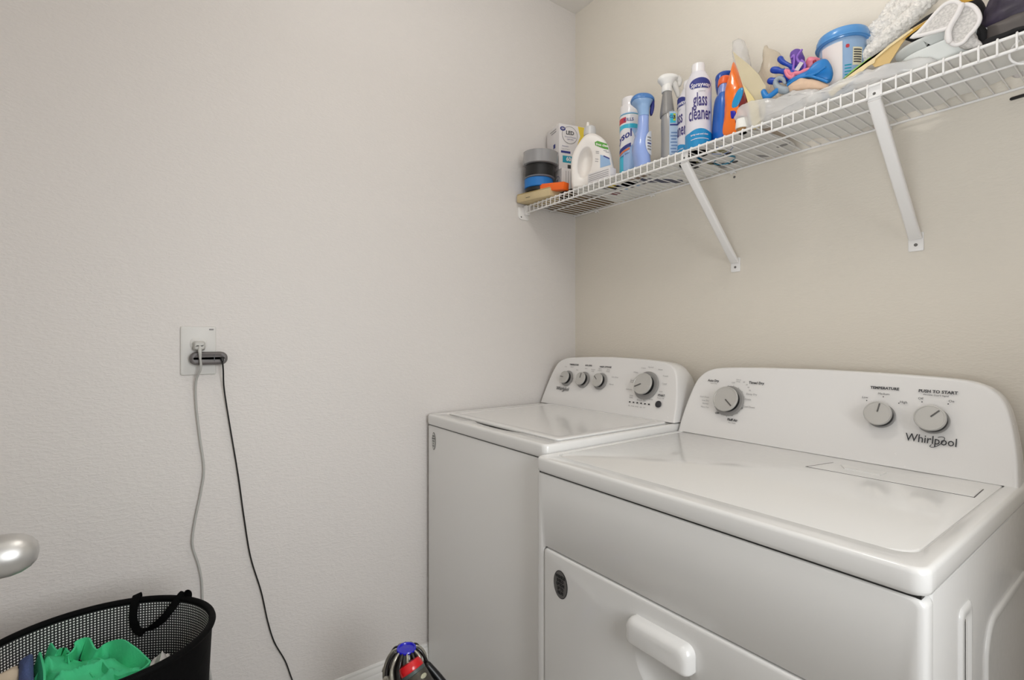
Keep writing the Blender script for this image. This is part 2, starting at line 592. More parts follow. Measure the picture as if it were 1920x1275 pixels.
K = 0.37
def con_frame(y0, z0):
    nn = Vector((0, -1, K)).normalized(); vv = Vector((0, K, 1)).normalized()
    def fn(x, s, off=0.0):
        return Vector((0, y0, z0)) + Vector((x, 0, 0)) + vv * s + nn * off
    return fn, nn, vv
def console(prof, xc, y0, z0, zf, par, edge):
    """prof = half width at heights above z0; closed outline on the leaning front plane, shell going back to the wall side"""
    right = [(w_, h) for w_, h in prof]
    out = [(xc + w_, h) for w_, h in right] + [(xc - w_, h) for w_, h in reversed(right[:-1])]
    n = len(out)
    cz = 0.07
    def ring(yfun, s, dz=0):
        return [(xc + (a - xc) * (1 - s / 0.35), yfun(h), z0 + (h if h <= 0.0001 else h - s * (1.0 if h > 0.03 else 0.3))) for a, h in out]
    rings = [ring(lambda h: y0 + h * K, 0.006), ring(lambda h: y0 + h * K + 0.0008, 0.0028), ring(lambda h: y0 + h * K + 0.003, 0.0008), ring(lambda h: y0 + h * K + 0.007, 0.0),
             ring(lambda h: y0 + h * K * 0.9 + 0.030, 0.0), ring(lambda h: min(-0.045, y0 + h * K * 0.6 + 0.09), 0.004), ring(lambda h: -0.034, 0.022)]
    o = loft('console', rings, M_console, par, sharp=50)
    return o
def hprof(pts, sub=5):
    return [(max(0.0, a), b) for a, b in smooth_path(pts, sub)]
console(hprof([(0.306, 0), (0.300, 0.05), (0.288, 0.105), (0.276, 0.140), (0.262, 0.158), (0.240, 0.169), (0.205, 0.175), (0.12, 0.180), (0.0, 0.183)]), 0.318, -0.200, WT + 0.003, 0, wa, 0)
wf, wn, wv = con_frame(-0.2005, WT + 0.003)

def knob(fn, nn, vv, x, s, r, hgt, ring, ang, par, ringcol=None):
    base = fn(x, s, 0.0)
    if ring:
        lathe('dial_ring', [(ring, 0.0), (ring, 0.002), (ring - 0.002, 0.0036), (ring - 0.005, 0.0040), (r, 0.0042)], base, ringcol or M_grey_ring, par, axis=nn, n=40)
    g = lathe('dial', [(r * 0.93, 0.002), (r * 0.90, hgt * 0.45), (r * 0.97, hgt * 0.75), (r * 0.97, hgt * 0.8)], base, M_black, par, axis=nn, n=40)
    lathe('dial_cap', [(r, hgt * 0.74), (r * 1.0, hgt * 0.93), (r * 0.965, hgt), (r * 0.90, hgt * 1.01), (r * 0.88, hgt * 0.97), (0.001, hgt * 0.975)], base, M_silver, g, axis=nn, n=40)
    u = Vector((1, 0, 0)); d = u * math.cos(R(ang)) + vv * math.sin(R(ang)); e = nn.cross(d)
    c = base + nn * (hgt * 0.985)
    obox('pointer', c + d * (r * 0.10) - e * r * 0.045, d * (r * 0.72), e * r * 0.09, nn * 0.0012, mat('pointer_grey', (92, 90, 88), 0.5), g)
    return g
for kx, an in ((0.128, 175), (0.214, 85), (0.298, 140)):
    knob(wf, wn, wv, kx, 0.105, 0.0235, 0.020, 0.0300, an, wa)
knob(wf, wn, wv, 0.496, 0.105, 0.0345, 0.024, 0.0460, 205, wa)
lathe('start_button', [(0.0105, 0.0), (0.0105, 0.002), (0.009, 0.003), (0.001, 0.0032)], wf(0.557, 0.050), M_print, wa, axis=wn, n=24)
def wt(s, size, x, sl, m=M_print, par=wa, bold=0, sx=1.0, fn=None, nv=None, align='CENTER'):
    f2 = fn or wf
    return text(s, size, lambda a, b: f2(x + a, sl + b, 0.0006), m, par, bold, sx, align)
for k in range(6):
    mk('indicator_light', [wf(0.447 + k * 0.0152 + a, 0.046 + b, 0.0008) for a, b in rect(0, 0, 0.0062, 0.0040)], [(0, 1, 2, 3)], M_black, wa, smooth=False, fix=False)
wt('TEMPERATURE', 0.0074, 0.146, 0.160, bold=0.0003)
wt('SOIL LEVEL', 0.0070, 0.222, 0.160, bold=0.0003)
wt('WASH OPTIONS', 0.0074, 0.305, 0.158, bold=0.0003)
for s_, x_, l_ in (('Cool', .104, .150), ('Warm', .138, .150), ('Hot', .170, .140), ('Auto', .214, .148), ('Medium\nLarge', .250, .143), ('Fabric\nSoftener', .283, .147), ('Deep\nRinse', .322, .146), ('Extra Rinse', .360, .124), ('Normal', .352, .098)):
    wt(s_, 0.0062, x_, l_, M_print_l)
for s_, x_, l_ in (('Normal', .498, .166), ('Heavy', .536, .160), ('Colors', .470, .162), ('Whites', .443, .146), ('Quick\nWash', .436, .115), ('Delicates', .432, .087), ('Bulky\nItems', .448, .064), ('Rinse & Spin', .490, .056), ('Drain', .526, .062), ('Soak', .556, .090), ('Casual', .562, .116), ('Towels', .560, .140)):
    wt(s_, 0.0066, x_, l_, M_print_l)
wt('START', 0.0086, 0.560, 0.078, bold=0.0003)
wt('Pause / Lid', 0.0056, 0.560, 0.0695, M_print_l)
wt('Fill   Wash   Rinse   Spin   Lid', 0.0056, 0.478, 0.034, M_print_l)
def swoosh(cx, cs, sc, fn, m, par):
    P = smooth_path([(-0.30, -0.42), (-0.42, -0.62), (-0.18, -0.68), (0.22, -0.42), (0.56, 0.05), (0.62, 0.38), (0.40, 0.46), (0.12, 0.36)], 5)
    v = []; f = []
    for i, p in enumerate(P):
        q = P[min(i + 1, len(P) - 1)]; o_ = P[max(0, i - 1)]
        t = Vector((q[0] - o_[0], q[1] - o_[1])).normalized()
        wd = 0.030
        for sg in (-1, 1):
            v.append(fn(cx + sc * (p[0] - t.y * wd * sg), cs + sc * (p[1] + t.x * wd * sg), 0.0008))
    for i in range(len(P) - 1):
        f.append((2 * i, 2 * i + 1, 2 * i + 3, 2 * i + 2))
    return mk('logo_swoosh', v, f, m, par, smooth=False, fix=False)
wt('Whirlpool', 0.0195, 0.118, 0.063, bold=0.0003, sx=0.85)
swoosh(0.126, 0.063, 0.017, wf, M_print, wa)
# round sticker on the cabinet
sp = plane_fn((0.059, WY + 0.0022, 0.798), (1, 0, 0), (0, 0, 1))
mk('sticker', [sp(a, b) for a, b in ellipse(0, 0, 0.0125, 0.0285, 32)], [tuple(range(32))], mat('sticker_grey', (120, 120, 118), 0.5), wa, smooth=False, fix=False)
sp2 = plane_fn((0.059, WY + 0.0016, 0.798), (1, 0, 0), (0, 0, 1))
mk('sticker', [sp2(a, b) for a, b in ellipse(0, 0, 0.0108, 0.0262, 32)], [tuple(range(32))], mat('sticker_white', (206, 206, 202), 0.5), wa, smooth=False, fix=False)
sp3 = plane_fn((0.059, WY + 0.0010, 0.798), (1, 0, 0), (0, 0, 1))
for k, s_ in enumerate(('LIMITED', 'WARRANTY', '10 YEAR', 'LID', 'PARTS')):
    text(s_, 0.0062, (lambda kk: lambda a, b: sp3(a, b + 0.016 - kk * 0.008))(k), M_print, wa, bold=0.0002, sx=0.62)

# ------------------------------------------------------------------ DRYER
DX0, DX1, DY, DT = 0.6287, 1.3397, -0.726, 0.8623
dy = thing('clothes_dryer', ((DX0 + DX1) / 2, -0.38, 0), 'white front-load clothes dryer beside the washer with a round dark grey sticker', 'clothes dryer')
rings = []
for z, i in ((0.025, 0.003), (0.03, 0), (0.825, 0), (0.8265, 0.003)):
    rings.append([(a, b, z) for a, b in rrect(DX0 + 0.004 + i, DX1 - 0.004 - i, -0.694, -0.035, 0.004, 4)])
loft('cabinet', rings, M_enamel2, dy)
for fx in (DX0 + 0.05, DX1 - 0.05):
    for fy in (DY + 0.06, -0.08):
        lathe('foot', [(0.02, 0.0), (0.022, 0.004), (0.022, 0.012), (0.008, 0.014), (0.008, 0.030)], (fx, fy, 0.0), M_black, dy, n=16)
# front panel with the door opening
def xz(pts, y): return [(a, y, b) for a, b in pts]
NE = 14
fr = []
for i, y in ((0.002, -0.6945), (0.0005, -0.697), (0, -0.702), (0, -0.712), (0.0012, -0.7175), (0.0045, -0.7215), (0.0100, -0.7225)):
    fr.append(xz(rrect(DX0 + 0.002 + i, DX1 - 0.002 - i, 0.03 + i, 0.8265 - i * 0.4, 0.010, 6, NE), y))
for e, y in ((0, -0.7225), (0.0010, -0.7215), (0.0016, -0.719), (0.0018, -0.704)):
    fr.append(xz(rrect(0.655 + e, 1.3115 - e, 0.170 + e, 0.6675 - e, 0.012, 6, NE), y))
loft('front_panel', fr, M_enamel2, dy, cap0=False, sharp=50)
# door with a dished pull
HC = (0.976, 0.560)
outl = rrect(0.6590, 1.3078, 0.1735, 0.6635, 0.010, 6, NE)
def inset(o2, e):
    x0 = 0.6590 + e; x1 = 1.3078 - e; z0 = 0.1735 + e; z1 = 0.6635 - e
    return rrect(x0, x1, z0, z1, 0.010, 6, NE)
drr = [xz(inset(0, 0.0), -0.706), xz(inset(0, 0.0), -0.7185), xz(inset(0, 0.0012), -0.7222), xz(inset(0, 0.0035), -0.7240), xz(inset(0, 0.007), -0.7246)]
angs = [math.atan2(b - HC[1], a - HC[0]) for a, b in inset(0, 0.007)]
for rr_, yy in ((0.0585, -0.7246), (0.0570, -0.7242), (0.053, -0.7212), (0.046, -0.7160), (0.036, -0.7115), (0.022, -0.7085), (0.005, -0.7075)):
    drr.append([(HC[0] + rr_ * math.cos(a), yy, HC[1] + rr_ * math.sin(a)) for a in angs])
box('door_gap_shade', 0.654, 1.313, -0.7050, -0.6990, 0.169, 0.669, M_black, dy)  # black backing stands in for the shade inside the door gap
door = loft('door', drr, M_enamel2, dy, sharp=50)
hr = []
for i, y in ((0, -0.722), (0, -0.734), (0.0015, -0.740), (0.005, -0.7450), (0.010, -0.7475), (0.018, -0.7485)):
    hr.append(xz(rrect(0.9105 + i * 0.8, 1.0420 - i * 0.8, 0.5840 + i * 0.25, 0.6300 - i, (0.006, 0.016, 0.016, 0.006), 6), y))
loft('handle', hr, M_enamel, door, sharp=50)
sp = plane_fn((0.716, -0.7252, 0.6015), (1, 0, 0), (0, 0, 1))
mk('sticker', [sp(a, b) for a, b in ellipse(0, 0, 0.0220, 0.0300, 40)], [tuple(range(40))], mat('sticker_rim', (30, 30, 30), 0.4), door, smooth=False, fix=False)
sp = plane_fn((0.716, -0.7256, 0.6015), (1, 0, 0), (0, 0, 1))
mk('sticker', [sp(a, b) for a, b in ellipse(0, 0, 0.0205, 0.0285, 40)], [tuple(range(40))], mat('sticker_dark', (96, 94, 92), 0.4), door, smooth=False, fix=False)
sp = plane_fn((0.716, -0.7260, 0.6015), (1, 0, 0), (0, 0, 1))
for k, s_ in enumerate(('WRINKLE', 'SHIELD', 'OPTION', 'UP TO', 'HELPS')):
    text(s_, 0.0085, (lambda kk: lambda a, b: sp(a, b + 0.0165 - kk * 0.0085))(k), M_black, door, bold=0.0007, sx=0.8)
# embossed side panels
def emboss(y0, y1, z0, z1, r):
    rg = []
    for e, x in ((0, DX1 - 0.0045), (0.001, DX1 - 0.0022), (0.004, DX1 - 0.0008), (0.012, DX1 - 0.0006), (0.016, DX1 - 0.0028), (0.020, DX1 - 0.0034)):
        rg.append([(x, a, b) for a, b in rrect(y0 + e, y1 - e, z0 + e, z1 - e, r, 6)])
    return loft('side_emboss', rg, M_enamel2, dy, cap0=False, sharp=60)
emboss(-0.580, -0.520, 0.10, 0.770, 0.012)
emboss(-0.440, -0.100, 0.10, 0.705, 0.055)
# top
deck(DX0, DX1, DY, -0.03, 0.8295, DT, (0.6450, 1.3180, -0.684, -0.120), dy, 0.018, 0.030, 0.0026, 0.0018, None)
box('deck_gap_shade', DX0 + 0.008, DX1 - 0.008, DY + 0.008, -0.05, 0.8255, 0.8305, M_black, dy)  # black slab gives the gap below the top its shade by colour
# lint screen cover
def quad_lid(name, q, z0, z1, par, m, e=0.003):
    c = (sum(p[0] for p in q) / 4, sum(p[1] for p in q) / 4)
    def ins(s): return [(c[0] + (a - c[0]) * (1 - s / 0.12), c[1] + (b - c[1]) * (1 - s / 0.05)) for a, b in q]
    rg = [[(a, b, z0) for a, b in ins(0)], [(a, b, z1 - 0.001) for a, b in ins(0)], [(a, b, z1) for a, b in ins(0.0015)]]
    return loft(name, rg, m, par, sharp=30)
ll = quad_lid('lint_screen_cover', [(1.043, -0.3275), (1.3000, -0.3175), (1.2980, -0.244), (1.0615, -0.244)], DT - 0.002, DT + 0.0006, dy, M_enamel)
quad_lid('finger_grip', [(1.098, -0.292), (1.160, -0.292), (1.160, -0.258), (1.080, -0.262)], DT + 0.0004, DT + 0.0022, ll, M_enamel2)
M_groove_shade = mat('groove_shade_grey', (96, 94, 92), 0.6)  # grey strips paint the shade of the groove round the cover
for q_ in ([(1.040, -0.330), (1.302, -0.320), (1.302, -0.3185), (1.042, -0.3285)], [(1.040, -0.330), (1.042, -0.3285), (1.0605, -0.245), (1.0590, -0.245)], [(1.3005, -0.320), (1.3020, -0.320), (1.3000, -0.245), (1.2985, -0.245)]):
    loft('groove_shade_strip', [[(a, b, DT - 0.0012) for a, b in q_], [(a, b, DT + 0.0001) for a, b in q_]], M_groove_shade, dy, sharp=30)
console(hprof([(0.3530, 0), (0.3485, 0.05), (0.3400, 0.100), (0.3290, 0.140), (0.3150, 0.162), (0.2930, 0.177), (0.255, 0.1850), (0.15, 0.1900), (0.0, 0.1925)]), 0.982, -0.189, DT, 0, dy, 0)
df, dn, dv = con_frame(-0.1895, DT)
knob(df, dn, dv, 0.768, 0.104, 0.0345, 0.024, 0.0420, -40, dy)
knob(df, dn, dv, 1.118, 0.106, 0.0258, 0.026, 0.0265, 82, dy)
knob(df, dn, dv, 1.207, 0.107, 0.0262, 0.026, 0.0270, 48, dy)
def dt_(s, size, x, sl, m=M_print, bold=0, sx=1.0, align='CENTER'):
    return wt(s, size, x, sl, m, dy, bold, sx, df, dn, align)
dt_('TEMPERATURE', 0.0080, 1.118, 0.1685, bold=0.0003)
dt_('Medium', 0.0066, 1.118, 0.1555)
dt_('Low', 0.0066, 1.084, 0.1445)
dt_('High', 0.0072, 1.155, 0.1405)
dt_('PUSH TO START', 0.0086, 1.2095, 0.168, bold=0.0003)
dt_('Wrinkle Guard Signal', 0.0048, 1.207, 0.1605)
dt_('Off', 0.0066, 1.183, 0.1515)
dt_('On', 0.0070, 1.2325, 0.1505)
for x_, s_ in ((1.118, .149), (1.088, .1375), (1.147, .1375), (1.186, .1445), (1.228, .1445)):
    mk('dial_mark', [df(x_ + a, s_ + b, 0.0007) for a, b in ellipse(0, 0, 0.0012, 0.0012, 10)], [tuple(range(10))], M_print, dy, smooth=False, fix=False)
dt_('Whirlpool', 0.0235, 1.2065, 0.0665, bold=0.0001, sx=0.84)
swoosh(1.2150, 0.0665, 0.0205, df, M_print, dy)
for s_, x_, l_, b_, z_ in (('Auto Dry', .710, .158, .0003, .0086), ('Timed Dry', .834, .160, .0003, .0092), ('Fluff Air', .788, .0525, .0003, .0088), ('No Heat', .788, .0445, 0, .0058),
                           ('Damp Dry', .827, .128, 0, .0068), ('Wrinkle', .818, .113, 0, .0062), ('Cool Down', .826, .093, 0, .0068), ('START', .802, .087, .0003, .0060), ('OFF', .741, .066, .0003, .0064), ('OFF', .770, .156, 0, .0054),
                           ('Heavy\nDuty', .784, .163, 0, .0054), ('60', .800, .160, 0, .0056), ('50', .809, .153, 0, .0056), ('40', .815, .146, 0, .0056), ('30', .820, .138, 0, .0056),
                           ('20', .796, .072, 0, .0056), ('10', .784, .065, 0, .0056), ('Less Dry', .713, .150, 0, .0056), ('Cool Down', .693, .108, 0, .0060), ('Less Dry', .698, .098, 0, .0060), ('Normal', .700, .089, 0, .0060), ('More Dry', .700, .079, 0, .0060)):
    dt_(s_, z_, x_, l_, M_print if b_ else M_print_l, b_)
for k in range(16):
    a = R(20 + k * 21)
    c = (0.768 + 0.0435 * math.cos(a), 0.104 + 0.0435 * math.sin(a))
    mk('dial_mark', [df(c[0] + p, c[1] + q, 0.0007) for p, q in ellipse(0, 0, 0.0010, 0.0010, 8)], [tuple(range(8))], M_print_l, dy, smooth=False, fix=False)
# power cord behind the dryer
tube('power_cord', [(x, -0.10 - 0.02 * i, z) for i, (x, z) in enumerate([(1.3190,0.6200),(1.3220,0.5860),(1.3240,0.5570),(1.3260,0.5230),(1.3280,0.4840)])] + [(1.360, -0.190, 0.35), (1.37, -0.16, 0.20), (1.38, -0.06, 0.12)], 0.0035, mat('dark_cord', (70, 64, 58), 0.5), dy, sub=4)
hs = tube('drain_hose', [(1.372, -0.06, 0.66), (1.392, -0.11, 0.60), (1.402, -0.13, 0.52), (1.405, -0.12, 0.40), (1.40, -0.08, 0.2), (1.40, -0.04, 0.06)], 0.014, M_black, sub=5, n=14)
tag(hs, 'black hose behind the dryer at the right edge of the picture', 'hose')

# ------------------------------------------------------------------ WALL OUTLET + CHARGERS
M_plate = mat('outlet_plastic', (216, 214, 210), 0.45)
ou = thing('wall_outlet', (0, -1.333, 1.10), 'white wall outlet with a plug and a charger in it', 'outlet')
rg = []
for i, x in ((0.0, 0.0), (0.0, 0.0030), (0.0012, 0.0050), (0.004, 0.0060)):
    rg.append([(x, a, b) for a, b in rrect(-1.3725 + i, -1.2940 - i, 1.0370 + i, 1.1625 - i, 0.004, 5)])
loft('cover_plate', rg, M_plate, ou)
for zc in (1.118, 1.080):
    rg = [[(x, a, b) for a, b in rrect(-1.3520 + i, -1.3150 - i, zc - 0.0145 + i, zc + 0.0145 - i, 0.011, 5)] for i, x in ((0, 0.004), (0, 0.0072), (0.001, 0.0082))]
    loft('socket', rg, M_plate, ou)
box('indicator', 0.0058, 0.0072, -1.310, -1.300, 1.1525, 1.1560, M_print_l, ou, b=0.0004)
pg = thing('power_plug', (0.008, -1.3335, 1.112), 'pale grey angled plug in the upper socket with a long light cord', 'plug')
rg = [[(x, a, b) for a, b in rrect(-1.3460 + i, -1.3200 - i, 1.1000 + i, 1.1240 - i, 0.006, 5)] for i, x in ((0.001, 0.0083), (0, 0.010), (0, 0.026), (0.003, 0.033), (0.007, 0.035))]
M_plug = mat('pale_grey_plastic', (196, 195, 190), 0.45)
M_plug_d = mat('grey_cord', (182, 181, 177), 0.5)
loft('plug_body', rg, M_plug, pg)
tube('strain_relief', [(0.030, -1.3325, 1.112), (0.036, -1.3325, 1.100), (0.0375, -1.332, 1.080)], [0.0052, 0.0042, 0.0032], M_plug, pg, n=10, sub=4)
gp = [[-1.333, 1.1], [-1.3325, 1.085], [-1.331, 1.055], [-1.340, 1.021], [-1.339, 0.96], [-1.331, 0.877], [-1.322, 0.794], [-1.329, 0.733], [-1.341, 0.667], [-1.347, 0.607], [-1.334, 0.55], [-1.327, 0.507], [-1.325, 0.458], [-1.322, 0.36], [-1.30, 0.2], [-1.28, 0.02]]
gx = [0.0365, 0.0395, 0.038, 0.022, 0.012, 0.010, 0.010, 0.010, 0.010, 0.012, 0.010, 0.009, 0.009, 0.010, 0.018, 0.020]
tube('cord', [(x, a, b) for x, (a, b) in zip(gx, gp)], 0.0027, M_plug_d, pg, n=8, sub=6)
ch = thing('charger', (0.008, -1.3115, 1.080), 'dark grey pill-shaped charger in the lower socket with a thin black cord', 'charger')
M_charger = mat('dark_grey_plastic', (98, 93, 92), 0.4)
rg = [[(x, a, b) for a, b in rrect(-1.3540 + i, -1.2700 - i, 1.0630 + i, 1.0965 - i, 0.0158 - i * 0.5, 8)] for i, x in ((0.001, 0.0085), (0, 0.010), (0, 0.024), (0.002, 0.0285), (0.006, 0.030), (0.0075, 0.0294))]
loft('charger_body', rg, M_charger, ch)
tube('cord_boot', [(0.029, -1.2835, 1.0790), (0.0345, -1.2835, 1.0780), (0.036, -1.2830, 1.072)], [0.0048, 0.0042, 0.0030], M_black, ch, n=10, sub=4)
box('charger_mark', 0.0293, 0.0302, -1.3012, -1.2998, 1.072, 1.090, M_black, ch)
bp = [[-1.2830, 1.072], [-1.2805, 1.045], [-1.277, 0.997], [-1.263, 0.898], [-1.244, 0.767], [-1.23, 0.651], [-1.214, 0.539], [-1.188, 0.437], [-1.172, 0.352], [-1.155, 0.287], [-1.127, 0.224], [-1.109, 0.165], [-1.08, 0.08], [-1.00, 0.008]]
bx = [0.036, 0.030, 0.016, 0.009, 0.008, 0.008, 0.008, 0.009, 0.009, 0.009, 0.010, 0.012, 0.024, 0.040]
tube('cord', [(x, a, b) for x, (a, b) in zip(bx, bp)], 0.0019, M_black, ch, n=8, sub=6)

# ------------------------------------------------------------------ WIRE SHELF
SZ = 1.6385; SF = -0.265; DK = 1.6445; SX1 = 1.62
sh = thing('wire_shelf', (0, 0, SZ), 'long white wire shelf on two angled braces above the machines', 'shelf')
for nm, yy, zz, rr_ in (('front_rod', SF, SZ, 0.0028), ('front_rod', SF, 1.6148, 0.0030), ('back_rod', -0.012, SZ, 0.0028), ('middle_rod', -0.144, SZ - 0.0006, 0.0025)):
    tube(nm, [(0.006, yy, zz), (0.8, yy, zz), (SX1, yy, zz)], rr_, M_shelf, sh, n=10)
vv_, ff_ = tube_vf([(0, -0.010, 1.6427), (0, -0.14, 1.6427), (0, -0.2620, 1.6427), (0, -0.2668, 1.6420), (0, -0.2692, 1.6392), (0, -0.2696, 1.636), (0, -0.2696, 1.6125)], 0.00165, 6)
wire0 = mk('wire', [(a[0], a[1], a[2]) for a in vv_], ff_, M_shelf, sh, sharp=60)
wire0.location.x = 0.012
k = 1
while 0.012 + k * 0.0238 < SX1:
    w_ = wire0.copy(); COL.objects.link(w_); w_.parent = sh
    w_.location.x = 0.012 + k * 0.0238
    k += 1
# angled braces
def brace(x):
    p0 = Vector((x, SF + 0.004, 1.6105)); p1 = Vector((x, -0.0065, 1.362))
    d = (p1 - p0); rings = []
    nn_ = Vector((0, -d.z, d.y)).normalized()
    if nn_.z > 0: nn_ = -nn_      # outward, towards the room and down
    for t_, hw, hd in ((0, 0.0115, 0.006), (0.03, 0.0118, 0.0075), (0.5, 0.0118, 0.0075), (0.86, 0.0118, 0.0075), (0.95, 0.0125, 0.006), (1.0, 0.0130, 0.003)):
        c = p0 + d * t_
        rings.append([c + Vector((a, 0, 0)) + nn_ * b for a, b in rrect(-hw, hw, -hd, hd, min(hw, hd) * 0.7, 5)])
    b_ = loft('brace', rings, M_shelf, sh, sharp=50)
    rg2 = [[(a, y_, b) for a, b in rrect(x - 0.0145 + i, x + 0.0145 - i, 1.333 + i, 1.376 - i, 0.003, 4)] for i, y_ in ((0, -0.0004), (0, -0.0028), (0.0008, -0.0036))]
    loft('brace_foot', rg2, M_shelf, b_)
    lathe('screw', [(0.0036, 0), (0.0036, 0.0010), (0.0025, 0.0022), (0.0004, 0.0024)], (x, -0.0034, 1.3475), M_screw, b_, n=14, axis=(0, -1, 0))
    # hook plate over the lip
    rg3 = [[(a, y_, b) for a, b in rrect(x - 0.0105 + i, x + 0.0105 - i, 1.606 + i, 1.6400 - i, 0.003, 4)] for i, y_ in ((0, SF + 0.0040), (0, SF + 0.0070))]
    loft('brace_hook', rg3, M_shelf, b_)
    lathe('screw', [(0.0028, 0), (0.0020, 0.0012), (0.0004, 0.0014)], (x, SF + 0.0035, 1.623), M_screw, b_, n=12, axis=(0, -1, 0))
    return b_
brace(0.701); brace(1.140)
# end bracket on the left wall
rg = [[(x_, a, b) for a, b in rrect(-0.300 + i, -0.250 - i, 1.588 + i, 1.634 - i, (0.006, 0.006, 0.003, 0.016), 5)] for i, x_ in ((0, 0.0004), (0, 0.0035), (0.001, 0.0045))]
eb = loft('end_bracket', rg, M_shelf, sh)
rg = [[(x_, a, b) for a, b in rrect(-0.276, -0.254, 1.606, 1.642, 0.004, 5)] for x_ in (0.003, 0.016)]
loft('end_cap', rg, M_shelf, eb)
lathe('screw', [(0.003, 0), (0.0022, 0.0012), (0.0004, 0.0014)], (0.0045, -0.287, 1.597), M_screw, eb, n=12, axis=(1, 0, 0))
for cx in (0.13, 0.40, 0.697, 1.088, 1.345):
    c_ = tube('wall_clip', [(cx - 0.006, -0.004, 1.632), (cx - 0.006, -0.013, 1.634), (cx, -0.016, 1.6315), (cx + 0.006, -0.013, 1.634), (cx + 0.006, -0.004, 1.632)], 0.0022, M_shelf, sh, n=6, sub=3)
    if cx > 0.5:
        lathe('screw', [(0.0034, 0), (0.0034, 0.001), (0.002, 0.0022), (0.0004, 0.0024)], (cx, -0.001, 1.622), M_screw, c_, n=12, axis=(0, -1, 0))

# ------------------------------------------------------------------ THINGS ON THE SHELF, left to right
def S_(o, label, cat, group=None): return tag(o, label, cat, group)
# brown cardboard sheet lying on the wires at the left end
M_kraft = mat('brown_cardboard', (118, 96, 66), 0.8, var=0.15, bscale=30)
S_(sheet('cardboard_sheet', [(0.012, -0.160), (0.225, -0.250), (0.232, -0.020), (0.012, -0.018)], DK, 0.0015, M_kraft), 'brown cardboard sheet lying on the wires under the tape rolls', 'cardboard')
# beige box
M_beige = mat('beige_carton', (205, 186, 146), 0.65, var=0.05, bscale=25)
bb = thing('carton_box', (0.08, -0.24, DK), 'flat beige box under the tape rolls at the left shelf end', 'box')
obox('carton', (0.0085, -0.3130, DK + 0.0008), (0.150, 0.036, 0), (-0.006, 0.100, 0), (0, 0, 0.029), M_beige, bb, b=0.004)
obox('box_lid', (0.0092, -0.3106, DK + 0.0298), (0.147, 0.035, 0), (-0.006, 0.098, 0), (0, 0, 0.0030), mat('beige_lid', (196, 172, 120), 0.6), bb, b=0.001)
u_ = Vector((0.150, 0.036, 0)).normalized()
decal('printed_mark', rect(0.055, 0.012, 0.020, 0.0018), lambda a, b: Vector((0.0085, -0.3136, DK)) + u_ * a + Vector((0, 0, b)), M_print, bb)
# orange tool
M_or = mat('bright_orange_plastic', (250, 108, 24), 0.35, coat=0.2)
og = thing('utility_knife', (0.13, -0.27, 1.68), 'bright orange flat plastic tool case leaning on the beige box', 'tool')
a_ = Vector((0.040, -0.290, 1.6815)); ex_ = Vector((0.172, 0.030, -0.024))
obox('case', a_, ex_, (-0.004, 0.030, 0), (0.003, 0, 0.027), M_or, og, b=0.003)
obox('case_end', a_ + Vector((-0.006, -0.003, -0.002)), ex_ * 0.14, (-0.004, 0.036, 0), (0.003, 0, 0.031), M_or, og, b=0.003)
lathe('rivet', [(0.004, 0), (0.003, 0.001), (0.0003, 0.0012)], a_ + Vector((0.010, -0.0025, 0.013)), mat('brown_rivet', (150, 96, 40), 0.5), og, n=12, axis=(0.2, -1, 0))
# tape rolls
TC = (0.0765, -0.252)
def roll(name, z0, h, r, ri, m, mc, label, tilt=(0, 0), off=(0, 0), h2=None):
    c = (TC[0] + off[0], TC[1] + off[1])
    t = thing(name, (c[0], c[1], z0), label, 'tape roll', 'tape rolls stacked at the left shelf end')
    ax = Vector((tilt[0], tilt[1], 1)).normalized()
    q = ax.to_track_quat('Z', 'Y').to_matrix().to_4x4()
    Mx = Matrix.Translation(Vector((c[0], c[1], z0))) @ q
    prof = [(ri, 0), (r - 0.002, 0), (r, 0.0015), (r, h - 0.0015), (r - 0.002, h), (ri, h)]
    n = 48
    rings = [[Mx @ Vector((rr_ * math.cos(2 * PI * k / n), rr_ * math.sin(2 * PI * k / n), hh)) for k in range(n)] for rr_, hh in prof]
    loft('tape', rings, m, t, cap0=False, cap1=False)
    prof = [(ri, 0.0004), (ri, h - 0.0004), (ri - 0.003, h - 0.0004), (ri - 0.003, 0.0004), (ri, 0.0004)]
    rings = [[Mx @ Vector((rr_ * math.cos(2 * PI * k / n), rr_ * math.sin(2 * PI * k / n), hh)) for k in range(n)] for rr_, hh in prof]
    loft('core', rings, mc, t, cap0=False, cap1=False)
    return t
M_core = mat('cardboard_core', (150, 130, 100), 0.8)
M_btape = mat('black_tape', (20, 20, 22), 0.45)
roll('tape_roll', 1.6790, 0.014, 0.0500, 0.038, M_btape, M_btape, 'thin black tape roll at the bottom of the stack', off=(-0.012, 0.0))
roll('tape_roll', 1.6935, 0.034, 0.0535, 0.038, mat('blue_painters_tape', (32, 120, 198), 0.55), M_core, 'blue painter tape roll in the tape stack', off=(-0.010, 0.0))
roll('tape_roll', 1.7285, 0.0035, 0.0580, 0.040, mat('grey_tape', (140, 142, 148), 0.4), M_core, 'thin grey tape roll under the black one', off=(-0.006, 0.0))
roll('tape_roll', 1.7325, 0.044, 0.0545, 0.036, M_btape, M_btape, 'wide black tape roll under the silver roll', tilt=(0.03, 0), off=(-0.003, 0.0))
roll('tape_roll', 1.7790, 0.046, 0.0655, 0.0385, mat('silver_duct_tape', (158, 158, 160), 0.22, metal=0.3, coat=0.6), M_btape, 'silver duct tape roll on top of the stack', tilt=(0.07, -0.03))
